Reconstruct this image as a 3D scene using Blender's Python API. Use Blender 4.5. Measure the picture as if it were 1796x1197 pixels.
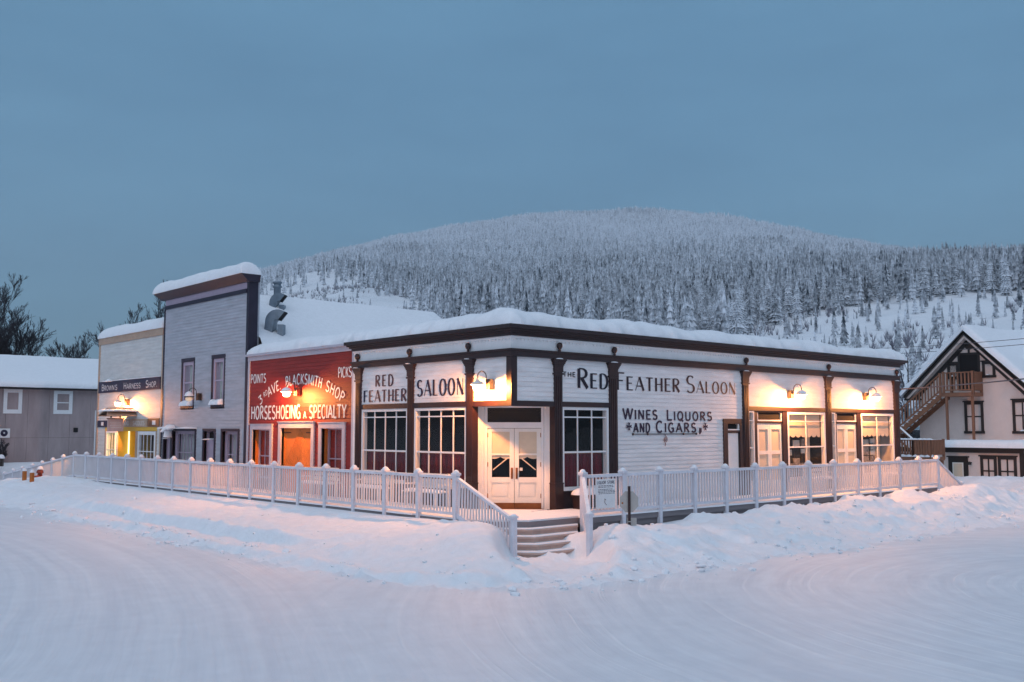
import bpy, bmesh, math, random
import numpy as np
from mathutils import Vector, noise
for o in list(bpy.data.objects): bpy.data.objects.remove(o)
S = bpy.context.scene
COL = S.collection
R = math.radians
rnd = random.Random(7)

# ------------------------------------------------------------------ camera, sky, dusk light, exposure
CAM = Vector((-17.39, -19.32, 3.0))
cam = bpy.data.objects.new('camera', bpy.data.cameras.new('camera'))
COL.objects.link(cam); S.camera = cam
YAW = R(47.98)
cam.location = CAM
cam.rotation_euler = (R(95.0), 0, YAW - R(90))
cam.data.sensor_width = 36; cam.data.lens = 35.0
cam.data.clip_start = 0.1; cam.data.clip_end = 20000

SUN_EL, SUN_AZ = R(2.0), YAW + R(165)          # low glow behind the photographer
W = bpy.data.worlds.new('World'); S.world = W; W.use_nodes = True
wn, wl = W.node_tree.nodes, W.node_tree.links
wn.clear()
wo = wn.new('ShaderNodeOutputWorld'); wb = wn.new('ShaderNodeBackground')
sky = wn.new('ShaderNodeTexSky'); sky.sky_type = 'NISHITA'; sky.sun_disc = False
sky.sun_elevation = SUN_EL; sky.sun_rotation = R(90) - SUN_AZ
sky.air_density = 1.0; sky.dust_density = 1.0; sky.ozone_density = 3.0
# thin high cloud veil evens the dusk sky out
tc = wn.new('ShaderNodeTexCoord'); mp = wn.new('ShaderNodeMapping'); mp.inputs['Scale'].default_value = (1.0, 1.0, 4.5)
nz = wn.new('ShaderNodeTexNoise'); nz.inputs['Scale'].default_value = 2.1; nz.inputs['Detail'].default_value = 7; nz.inputs['Roughness'].default_value = .6
rp = wn.new('ShaderNodeValToRGB')
rp.color_ramp.elements[0].position = .3; rp.color_ramp.elements[0].color = (.84, .86, .88, 1)
rp.color_ramp.elements[1].position = .75; rp.color_ramp.elements[1].color = (1.10, 1.08, 1.06, 1)
veil = wn.new('ShaderNodeMixRGB'); veil.blend_type = 'MIX'; veil.inputs[0].default_value = .62
veil.inputs[2].default_value = (0.88, 1.98, 3.12, 1)
mul = wn.new('ShaderNodeMixRGB'); mul.blend_type = 'MULTIPLY'; mul.inputs[0].default_value = 1
wl.new(tc.outputs['Generated'], mp.inputs[0]); wl.new(mp.outputs[0], nz.inputs['Vector']); wl.new(nz.outputs[0], rp.inputs[0])
wl.new(sky.outputs[0], veil.inputs[1]); wl.new(veil.outputs[0], mul.inputs[1]); wl.new(rp.outputs[0], mul.inputs[2])
sz = wn.new('ShaderNodeSeparateXYZ'); wl.new(tc.outputs['Generated'], sz.inputs[0])
gr = wn.new('ShaderNodeMapRange'); gr.inputs[1].default_value = .12; gr.inputs[2].default_value = .6; gr.inputs[3].default_value = 1.0; gr.inputs[4].default_value = .84; wl.new(sz.outputs[2], gr.inputs[0])
m2 = wn.new('ShaderNodeMixRGB'); m2.blend_type = 'MULTIPLY'; m2.inputs[0].default_value = 1; wl.new(mul.outputs[0], m2.inputs[1]); wl.new(gr.outputs[0], m2.inputs[2])
wl.new(m2.outputs[0], wb.inputs[0]); wb.inputs[1].default_value = 0.12
wl.new(wb.outputs[0], wo.inputs[0])

sl = bpy.data.lights.new('dusk_sun', 'SUN'); sl.energy = 0.9; sl.angle = R(100); sl.color = (.92, .92, 1.0)
so = bpy.data.objects.new('dusk_sun', sl); COL.objects.link(so)
_el = R(54)
_d = Vector((math.cos(SUN_AZ) * math.cos(_el), math.sin(SUN_AZ) * math.cos(_el), math.sin(_el)))
so.rotation_euler = _d.to_track_quat('Z', 'Y').to_euler()
LAMP = 39.0                                       # brightness of the wall lamps
S.view_settings.view_transform = 'Standard'; S.view_settings.look = 'None'
S.view_settings.exposure = 0.92; S.view_settings.gamma = 1; S.view_settings.use_curve_mapping = False
S.render.engine = 'CYCLES'
S.cycles.use_denoising = True
S.cycles.max_bounces = 6; S.cycles.diffuse_bounces = 3; S.cycles.glossy_bounces = 3
S.cycles.transmission_bounces = 4; S.cycles.transparent_max_bounces = 12
S.cycles.sample_clamp_indirect = 6; S.cycles.volume_bounces = 0; S.cycles.caustics_reflective = False; S.cycles.caustics_refractive = False

# ------------------------------------------------------------------ materials
MATS = {}
def nodes(m): m.use_nodes = True; return m.node_tree.nodes, m.node_tree.links
def paint(name, col, rough=.6, var=.12, scale=3.0, bump=.15, bscale=40, metal=0, streak=None, spec=.35, grime=None):
    """painted / plain surface: slow colour variation, fine grain, small relief"""
    m = bpy.data.materials.new(name); n, l = nodes(m); b = n['Principled BSDF']
    b.inputs['Roughness'].default_value = rough; b.inputs['Metallic'].default_value = metal
    b.inputs['Specular IOR Level'].default_value = spec
    t = n.new('ShaderNodeTexCoord')
    mp = n.new('ShaderNodeMapping'); mp.inputs['Scale'].default_value = streak or (1, 1, 1)
    l.new(t.outputs['Object'], mp.inputs[0])
    a = n.new('ShaderNodeTexNoise'); a.inputs['Scale'].default_value = scale; a.inputs['Detail'].default_value = 6
    a.inputs['Roughness'].default_value = .65
    l.new(mp.outputs[0], a.inputs['Vector'])
    r = n.new('ShaderNodeValToRGB')
    lo = [max(0, c * (1 - var)) for c in col]; hi = [min(1, c * (1 + var)) for c in col]
    if grime: lo = grime
    r.color_ramp.elements[0].position = .3; r.color_ramp.elements[0].color = (*lo, 1)
    r.color_ramp.elements[1].position = .7; r.color_ramp.elements[1].color = (*hi, 1)
    l.new(a.outputs[0], r.inputs[0]); l.new(r.outputs[0], b.inputs['Base Color'])
    f = n.new('ShaderNodeTexNoise'); f.inputs['Scale'].default_value = bscale; f.inputs['Detail'].default_value = 4
    l.new(mp.outputs[0], f.inputs['Vector'])
    bp = n.new('ShaderNodeBump'); bp.inputs['Strength'].default_value = bump; bp.inputs['Distance'].default_value = .01
    l.new(f.outputs[0], bp.inputs['Height']); l.new(bp.outputs[0], b.inputs['Normal'])
    MATS[name] = m; return m
def glow(name, col, strength):
    m = bpy.data.materials.new(name); n, l = nodes(m); b = n['Principled BSDF']
    b.inputs['Base Color'].default_value = (.8, .7, .5, 1)
    b.inputs['Emission Color'].default_value = (*col, 1); b.inputs['Emission Strength'].default_value = strength
    MATS[name] = m; return m
def glass(name, tint=(1, 1, 1), rough=.01):
    m = bpy.data.materials.new(name); n, l = nodes(m); n.remove(n['Principled BSDF'])
    o = n['Material Output']; tr = n.new('ShaderNodeBsdfTransparent'); tr.inputs[0].default_value = (*tint, 1)
    g = n.new('ShaderNodeBsdfGlossy'); g.inputs['Roughness'].default_value = rough
    lw = n.new('ShaderNodeLayerWeight'); lw.inputs[0].default_value = .5
    pw = n.new('ShaderNodeMath'); pw.operation = 'POWER'; pw.inputs[1].default_value = 4.5; l.new(lw.outputs['Facing'], pw.inputs[0])
    fr = n.new('ShaderNodeMath'); fr.operation = 'MULTIPLY_ADD'; fr.inputs[1].default_value = .85; fr.inputs[2].default_value = .03; l.new(pw.outputs[0], fr.inputs[0])
    w = n.new('ShaderNodeTexNoise'); w.inputs['Scale'].default_value = .9
    tcx = n.new('ShaderNodeTexCoord'); l.new(tcx.outputs['Object'], w.inputs['Vector'])
    bp = n.new('ShaderNodeBump'); bp.inputs['Strength'].default_value = .25; bp.inputs['Distance'].default_value = .03
    l.new(w.outputs[0], bp.inputs['Height']); l.new(bp.outputs[0], g.inputs['Normal'])
    mx = n.new('ShaderNodeMixShader'); l.new(fr.outputs[0], mx.inputs[0]); l.new(tr.outputs[0], mx.inputs[1]); l.new(g.outputs[0], mx.inputs[2])
    l.new(mx.outputs[0], o.inputs[0]); MATS[name] = m; return m
def snowy(name, col=(.80, .82, .86), fine=60, lump=6, bump=.35, dist=.02):
    m = bpy.data.materials.new(name); n, l = nodes(m); b = n['Principled BSDF']
    b.inputs['Roughness'].default_value = .75; b.inputs['Specular IOR Level'].default_value = .25
    t = n.new('ShaderNodeTexCoord')
    a = n.new('ShaderNodeTexNoise'); a.inputs['Scale'].default_value = lump; a.inputs['Detail'].default_value = 8; a.inputs['Roughness'].default_value = .6
    f = n.new('ShaderNodeTexNoise'); f.inputs['Scale'].default_value = fine; f.inputs['Detail'].default_value = 3
    for x in (a, f): l.new(t.outputs['Object'], x.inputs['Vector'])
    r = n.new('ShaderNodeValToRGB'); r.color_ramp.elements[0].color = (*[c * .93 for c in col], 1); r.color_ramp.elements[1].color = (*col, 1)
    r.color_ramp.elements[0].position = .3; r.color_ramp.elements[1].position = .65
    l.new(a.outputs[0], r.inputs[0]); l.new(r.outputs[0], b.inputs['Base Color'])
    ad = n.new('ShaderNodeMath'); ad.operation = 'MULTIPLY_ADD'; ad.inputs[1].default_value = .25
    l.new(f.outputs[0], ad.inputs[0]); l.new(a.outputs[0], ad.inputs[2])
    bp = n.new('ShaderNodeBump'); bp.inputs['Strength'].default_value = bump; bp.inputs['Distance'].default_value = dist
    l.new(ad.outputs[0], bp.inputs['Height']); l.new(bp.outputs[0], b.inputs['Normal'])
    MATS[name] = m; return m
def dusted(name, col, snow=.8, rough=.7, thresh=.75):
    """wood with a dusting of snow lying on upward faces"""
    m = paint(name, col, rough); n, l = nodes(m); b = n['Principled BSDF']
    src = b.inputs['Base Color'].links[0].from_socket
    g = n.new('ShaderNodeNewGeometry'); sp = n.new('ShaderNodeSeparateXYZ'); l.new(g.outputs['True Normal'], sp.inputs[0])
    t = n.new('ShaderNodeTexCoord'); q = n.new('ShaderNodeTexNoise'); q.inputs['Scale'].default_value = 7; q.inputs['Detail'].default_value = 5
    l.new(t.outputs['Object'], q.inputs['Vector'])
    s = n.new('ShaderNodeMath'); s.operation = 'MULTIPLY_ADD'; s.inputs[1].default_value = .5; s.inputs[2].default_value = -.25
    l.new(q.outputs[0], s.inputs[0])
    ad = n.new('ShaderNodeMath'); ad.operation = 'ADD'; l.new(sp.outputs[2], ad.inputs[0]); l.new(s.outputs[0], ad.inputs[1])
    mr = n.new('ShaderNodeMapRange'); mr.inputs[1].default_value = thresh - .08; mr.inputs[2].default_value = thresh + .08
    l.new(ad.outputs[0], mr.inputs[0])
    mx = n.new('ShaderNodeMixRGB'); mx.inputs[2].default_value = (snow, snow, snow * 1.03, 1)
    l.new(mr.outputs[0], mx.inputs[0]); l.new(src, mx.inputs[1]); l.new(mx.outputs[0], b.inputs['Base Color'])
    return m

SIDE = (.25, .25, 1)
paint('white_siding', (.75, .74, .75), .55, .13, 2.5, .12, 30, streak=(.4, .4, 2.5))
paint('white_paint', (.78, .78, .79), .5, .05, 3, .1, 50)
paint('fence_white', (.66, .66, .71), .5, .06, 2, .1, 40)
paint('brown_trim', (.024, .009, .010), .42, .25, 4, .15, 30, spec=.5)
paint('red_siding', (.27, .026, .022), .6, .24, 2.5, .15, 30, streak=(.4, .4, 2.5))
paint('red_door', (.55, .17, .03), .5, .15, 4, .12, 40)
paint('pale_trim', (.47, .46, .53), .55, .07, 3, .12, 40)
paint('grey_siding', (.41, .42, .47), .6, .15, 2.5, .15, 30, streak=(.4, .4, 2.5))
paint('lilac_trim', (.42, .34, .43), .6, .08, 3, .1, 40)
paint('navy_trim', (.022, .018, .036), .5, .2, 3, .1, 40)
paint('cream_siding', (.62, .61, .60), .6, .13, 2.5, .15, 30, streak=(.4, .4, 2.5))
paint('tan_trim', (.45, .32, .24), .6, .12, 3, .1, 40)
paint('yellow_paint', (.72, .42, .06), .6, .08, 3, .1, 40)
paint('sign_navy', (.022, .018, .05), .45, .15, 3, .1, 40)
paint('sign_white', (.75, .75, .76), .5, .06, 5, .05, 60)
paint('letter_navy', (.020, .014, .045), .5, .15, 6, .05, 60)
paint('letter_white', (.76, .74, .74), .55, .1, 6, .05, 60)
paint('letter_black', (.012, .010, .022), .5, .15, 6, .05, 60)
paint('ply_wall', (.33, .265, .265), .8, .26, .9, .2, 20, streak=(1.1, 1, .25))
paint('stucco', (.70, .60, .56), .85, .06, 2, .3, 60)
paint('black_trim', (.016, .014, .014), .5, .2, 3, .1, 40)
paint('deck_wood', (.20, .18, .19), .8, .2, 2, .3, 25, streak=(.3, .3, 6))
paint('stain_wood', (.22, .10, .055), .7, .25, 3, .25, 30)
paint('galvanised', (.20, .25, .30), .42, .2, 3, .1, 30, metal=.6)
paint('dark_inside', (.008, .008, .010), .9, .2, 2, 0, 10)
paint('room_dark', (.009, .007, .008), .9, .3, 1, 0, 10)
paint('maroon_curtain', (.11, .012, .022), .9, .4, 2.0, .2, 20, streak=(6, 6, .2))
paint('cream_blind', (.62, .52, .40), .8, .06, 3, .1, 50)
paint('sheer_curtain', (.42, .44, .42), .9, .25, 2.0, .2, 20, streak=(7, 7, .2))
paint('picture_grey', (.28, .25, .22), .6, .75, 9, 0, 40)
paint('paper', (.62, .60, .56), .7, .15, 5, 0, 40)
paint('sign_pink', (.60, .46, .46), .6, .1, 4, .1, 40)
paint('lamp_metal', (.10, .06, .04), .45, .2, 4, .05, 40, spec=.5)
paint('lamp_black', (.012, .010, .010), .5, .2, 4, .05, 40)
paint('enamel', (.70, .68, .64), .35, .05, 4, .02, 40)
paint('signpost', (.035, .018, .018), .6, .3, 6, .15, 40)
paint('sign_back', (.42, .40, .38), .4, .12, 4, .05, 50, metal=.3)
paint('bollard_orange', (.38, .12, .02), .5, .2, 5, .1, 40)
paint('hydrant_red', (.20, .035, .02), .5, .25, 5, .1, 40)
paint('car_white', (.62, .66, .70), .25, .03, 2, .02, 60, spec=.6)
paint('rubber', (.012, .012, .012), .8, .2, 5, .2, 50)
paint('bark_dark', (.030, .026, .028), .9, .3, 4, .4, 20)
paint('twig', (.045, .040, .050), .9, .3, 4, .2, 20)
paint('cable_grey', (.10, .09, .10), .6, .2, 4, .1, 30)
paint('bench_white', (.68, .66, .64), .55, .07, 3, .1, 40)
paint('brass', (.30, .12, .05), .4, .2, 6, .05, 40, metal=.7)
paint('kick_plate', (.22, .08, .022), .5, .25, 4, .1, 40)
paint('door_white', (.76, .74, .70), .45, .05, 2, .08, 40)
dusted('step_wood', (.50, .36, .31), thresh=.80)
dusted('stair_wood', (.24, .11, .065), thresh=.72)
dusted('rail_white', (.66, .66, .72), thresh=.85)
snowy('snow'); snowy('snow_bank', bump=.75, dist=.06, lump=4.5, fine=30)
glass('glass'); glass('old_glass', (.85, .9, .9))
glow('bulb', (1.0, .37, .105), 150 * LAMP); glow('unlit_jar_glow', (1, .8, .6), .12)  # the unlit lamp's jar is also given a faint glow
def lit_jar(name):
    m = bpy.data.materials.new(name); n, l = nodes(m); n.remove(n['Principled BSDF'])
    tr = n.new('ShaderNodeBsdfTransparent'); tr.inputs[0].default_value = (1, .93, .8, 1); e = n.new('ShaderNodeEmission'); e.inputs[0].default_value = (1, .74, .42, 1); e.inputs[1].default_value = 16
    mx = n.new('ShaderNodeMixShader'); mx.inputs[0].default_value = .3; l.new(tr.outputs[0], mx.inputs[1]); l.new(e.outputs[0], mx.inputs[2]); l.new(mx.outputs[0], n['Material Output'].inputs[0]); MATS[name] = m
lit_jar('lit_jar')
glow('lit_room', (.86, .85, .42), 1.1)
glow('lit_lens', (1.0, .75, .4), 6)

# ------------------------------------------------------------------ geometry helpers
class Frame:
    """a wall plane: u along the wall, z up, d outwards"""
    def __init__(s, O, U, N): s.O, s.U, s.N = Vector(O), Vector(U).normalized(), Vector(N).normalized()
    def __call__(s, u, z, d=0): return s.O + s.U * u + s.N * d + Vector((0, 0, z))
FR = Frame((0, 0, 0), (1, 0, 0), (0, -1, 0))     # saloon street front with the long sign
FL = Frame((0, 0, 0), (0, 1, 0), (-1, 0, 0))     # row of shop fronts
FW = Frame((0, 0, 0), (1, 0, 0), (0, 1, 0))      # plain world axes: u=x, d=y

class MB:
    def __init__(s): s.v, s.f, s.m, s.mats, s.sm = [], [], [], [], []
    def mi(s, mat):
        if mat not in s.mats: s.mats.append(mat)
        return s.mats.index(mat)
    def add(s, vs, fs, mat, smooth=False):
        k = len(s.v); i = s.mi(mat)
        s.v += [tuple(p) for p in vs]; s.f += [tuple(k + a for a in f) for f in fs]
        s.m += [i] * len(fs); s.sm += [smooth] * len(fs)
    def quad(s, a, b, c, d, mat): s.add([a, b, c, d], [(0, 1, 2, 3)], mat)
    def box(s, F, u0, u1, z0, z1, d0, d1, mat):
        p = [F(u, z, d) for d in (d0, d1) for z in (z0, z1) for u in (u0, u1)]
        s.add(p, [(0, 1, 3, 2), (4, 6, 7, 5), (0, 4, 5, 1), (2, 3, 7, 6), (0, 2, 6, 4), (1, 5, 7, 3)], mat)
    def hexa(s, p, mat):                          # 8 points: bottom ring, top ring
        s.add(p, [(3, 2, 1, 0), (4, 5, 6, 7), (0, 1, 5, 4), (1, 2, 6, 5), (2, 3, 7, 6), (3, 0, 4, 7)], mat)
    def bar(s, a, b, w, h, mat, up=(0, 0, 1)):    # rectangular bar between two points
        a, b, up = Vector(a), Vector(b), Vector(up); t = (b - a).normalized()
        x = t.cross(up)
        if x.length < 1e-4: x = t.cross(Vector((1, 0, 0)))
        x.normalize(); y = x.cross(t).normalized()
        c = [(-1, -1), (1, -1), (1, 1), (-1, 1)]
        s.hexa([a + x * i * w / 2 + y * j * h / 2 for i, j in c] + [b + x * i * w / 2 + y * j * h / 2 for i, j in c], mat)
    def tube(s, pts, r, mat, n=8, cap=True):
        pts = [Vector(p) for p in pts]; rs = r if isinstance(r, (list, tuple)) else [r] * len(pts)
        vs, fs = [], []; ref = None
        for i, p in enumerate(pts):
            t = (pts[min(i + 1, len(pts) - 1)] - pts[max(i - 1, 0)]).normalized()
            if ref is None:
                ref = t.cross(Vector((0, 0, 1)))
                if ref.length < .05: ref = t.cross(Vector((1, 0, 0)))
            ref = (ref - t * ref.dot(t)).normalized(); y = t.cross(ref)
            for k in range(n):
                a = 2 * math.pi * k / n; vs.append(p + (ref * math.cos(a) + y * math.sin(a)) * rs[i])
        for i in range(len(pts) - 1):
            for k in range(n):
                fs.append((i * n + k, i * n + (k + 1) % n, (i + 1) * n + (k + 1) % n, (i + 1) * n + k))
        s.add(vs, fs, mat, True)
        if cap:
            s.add(vs[:n], [tuple(range(n))[::-1]], mat); s.add(vs[-n:], [tuple(range(n))], mat)
    def lathe(s, c, prof, mat, n=16, ax=(0, 0, 1), smooth=True):   # prof: (radius, height)
        c, ax = Vector(c), Vector(ax).normalized()
        x = ax.cross(Vector((1, 0, 0)) if abs(ax.x) < .9 else Vector((0, 1, 0))).normalized(); y = ax.cross(x)
        vs = [c + ax * h + (x * math.cos(2 * math.pi * k / n) + y * math.sin(2 * math.pi * k / n)) * r for r, h in prof for k in range(n)]
        fs = [(i * n + k, i * n + (k + 1) % n, (i + 1) * n + (k + 1) % n, (i + 1) * n + k) for i in range(len(prof) - 1) for k in range(n)]
        s.add(vs, fs, mat, smooth)
        if prof[0][0] > 1e-4: s.add(vs[:n], [tuple(range(n))[::-1]], mat)
        if prof[-1][0] > 1e-4: s.add(vs[-n:], [tuple(range(n))], mat)
    def prism(s, poly, z0, z1, mat):              # vertical prism over an xy polygon (lists of (x,y)); z may be callables
        n = len(poly)
        vs = [(x, y, z0) for x, y in poly] + [(x, y, z1) for x, y in poly]
        fs = [tuple(range(n))[::-1], tuple(range(n, 2 * n))] + [(i, (i + 1) % n, n + (i + 1) % n, n + i) for i in range(n)]
        s.add(vs, fs, mat)
    def build(s, name, parent=None):
        me = bpy.data.meshes.new(name); me.from_pydata(s.v, [], s.f)
        for m in s.mats: me.materials.append(MATS[m])
        me.polygons.foreach_set('material_index', s.m); me.polygons.foreach_set('use_smooth', s.sm)
        bm = bmesh.new(); bm.from_mesh(me); bmesh.ops.recalc_face_normals(bm, faces=bm.faces); bm.to_mesh(me); bm.free()
        me.update()
        o = bpy.data.objects.new(name, me); COL.objects.link(o)
        if parent is not None: put(o, parent)
        return o
def put(o, parent):                               # parent without moving: mesh data goes into the parent's frame
    root = parent
    off = Vector((0, 0, 0))
    while root is not None: off += root.location; root = root.parent
    o.parent = parent
    if o.type == 'MESH': o.data.transform(__import__('mathutils').Matrix.Translation(-off))
    else: o.location = Vector(o.location) - off
def tag(o, label=None, cat=None, group=None, kind=None):
    if label: o['label'] = label
    if cat: o['category'] = cat
    if group: o['group'] = group
    if kind: o['kind'] = kind
    return o
def thing(name, label, cat, loc, group=None):
    o = bpy.data.objects.new(name, None); o.empty_display_size = .2; o.location = loc; COL.objects.link(o)
    return tag(o, label, cat, group)
def one(name, parent, fn, label=None):            # build one part: fn fills a mesh builder
    b = MB(); fn(b); o = b.build(name, parent)
    if label: o['label'] = label
    return o
def boxes(name, parent, F, mat, *bs, label=None):
    b = MB()
    for q in bs: b.box(F, *q, mat)
    o = b.build(name, parent)
    if label: o['label'] = label
    return o
def copy_tree(o, parent=None, link=True):
    c = o.copy(); COL.objects.link(c)
    if parent is not None: c.parent = parent
    for ch in o.children: copy_tree(ch, c)
    return c

def siding(b, F, u0, u1, z0, z1, holes, mat, pitch=.125, d0=0.0, lip=.016):
    """lapped boards as real relief, cut round openings (u0,u1,z0,z1)"""
    n = max(1, round((z1 - z0) / pitch)); pitch = (z1 - z0) / n
    for i in range(n):
        za, zb = z0 + i * pitch, z0 + (i + 1) * pitch
        cuts = sorted({za, zb} | {z for h in holes for z in h[2:] if za + 1e-4 < z < zb - 1e-4})
        for p, q in zip(cuts, cuts[1:]):
            zm = (p + q) / 2
            spans = [(u0, u1)]
            for h in holes:
                if h[2] < zm < h[3]:
                    ns = []
                    for a, c in spans:
                        if h[1] <= a or h[0] >= c: ns.append((a, c)); continue
                        if h[0] > a: ns.append((a, h[0]))
                        if h[1] < c: ns.append((h[1], c))
                    spans = ns
            dp = d0 + lip * (1 - (p - za) / pitch); dq = d0 + lip * (1 - (q - za) / pitch)
            for a, c in spans:
                b.quad(F(a, p, dp), F(c, p, dp), F(c, q, dq), F(a, q, dq), mat)
                if p == za: b.quad(F(a, p, d0 - .002), F(c, p, d0 - .002), F(c, p, dp), F(a, p, dp), mat)

def slab(name, parent, O, U, V, lu, lv, t, r=.4, mat='snow', jit=.05, lump=.06, step=.16, seed=0, sag=0.0, sides=(1, 1, 1, 1)):
    """soft blanket of snow on a rectangle: O corner, U and V unit axes, rounded open edges, slightly ragged outline"""
    O, U, V = Vector(O), Vector(U).normalized(), Vector(V).normalized(); N = U.cross(V).normalized()
    if N.z < 0: N = -N
    nu, nv = max(4, int(lu / step)), max(4, int(lv / step))
    def sp(n, L):                                  # finer near the edges
        base = [i / n * L for i in range(n + 1)]
        ex = [r * k for k in (.03, .1, .2, .35, .6)]
        s = sorted(set([round(x, 4) for x in base + [e for e in ex if e < L * .45] + [L - e for e in ex if e < L * .45]]))
        o = [s[0]]
        for x in s[1:]:
            if x - o[-1] > .012: o.append(x)
        o[-1] = L
        return o
    us, vv = sp(nu, lu), sp(nv, lv)
    vs, fs = [], []
    for a in us:
        for c in vv:
            e = min(a if sides[0] else 9, lu - a if sides[1] else 9, c if sides[2] else 9, lv - c if sides[3] else 9)
            k = min(1, e / r)
            h = t * math.sqrt(max(0, 1 - (1 - k) ** 2))
            nn = noise.noise(Vector((a * .5 + seed, c * .5, seed * 1.7))) + .5 * noise.noise(Vector((a * 1.6 + seed, c * 1.6, seed)))
            h *= 1 + lump * 4 * nn * (.3 + .7 * k)
            j = jit * noise.noise(Vector((a * 2.3 + seed, c * 2.3, 3.1 + seed))) * (1 - k)
            j2 = jit * noise.noise(Vector((a * 2.3 + seed, c * 2.3, 9.1 + seed))) * (1 - k)
            vs.append(O + U * (a + j) + V * (c + j2) + N * (h - sag * (1 - k) ** 2))
    w = len(vv)
    for i in range(len(us) - 1):
        for k in range(w - 1): fs.append((i * w + k, (i + 1) * w + k, (i + 1) * w + k + 1, i * w + k + 1))
    b = MB(); b.add(vs, fs, mat, True)
    m0 = len(us) * w; n0 = len(us)
    ring = [i * w for i in range(n0)] + [(n0 - 1) * w + k for k in range(1, w)] + [i * w + w - 1 for i in range(n0 - 2, -1, -1)] + [k for k in range(w - 2, 0, -1)]
    b.add([vs[i] for i in ring], [tuple(range(len(ring)))], mat)
    return b.build(name, parent)
def mound(b, c, rx, ry, h, mat='snow', n=10, seed=0):
    """small heap of snow"""
    c = Vector(c); vs = []; m = 5
    for i in range(m + 1):
        a = i / m * math.pi / 2
        for k in range(n):
            t = 2 * math.pi * k / n; q = 1 + .18 * noise.noise(Vector((math.cos(t) + seed, math.sin(t), i * .4 + seed)))
            vs.append(c + Vector((rx * math.cos(a) * math.cos(t) * q, ry * math.cos(a) * math.sin(t) * q, h * math.sin(a))))
    b.add(vs, [(i * n + k, i * n + (k + 1) % n, (i + 1) * n + (k + 1) % n, (i + 1) * n + k) for i in range(m) for k in range(n)], mat, True)
    b.add(vs[:n], [tuple(range(n))[::-1]], mat)

# ------------------------------------------------------------------ sign-writing
def arc(cx, cy, rx, ry, a0, a1, n=9): return [(cx + rx * math.cos(R(a0 + (a1 - a0) * i / n)), cy + ry * math.sin(R(a0 + (a1 - a0) * i / n))) for i in range(n + 1)]
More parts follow.
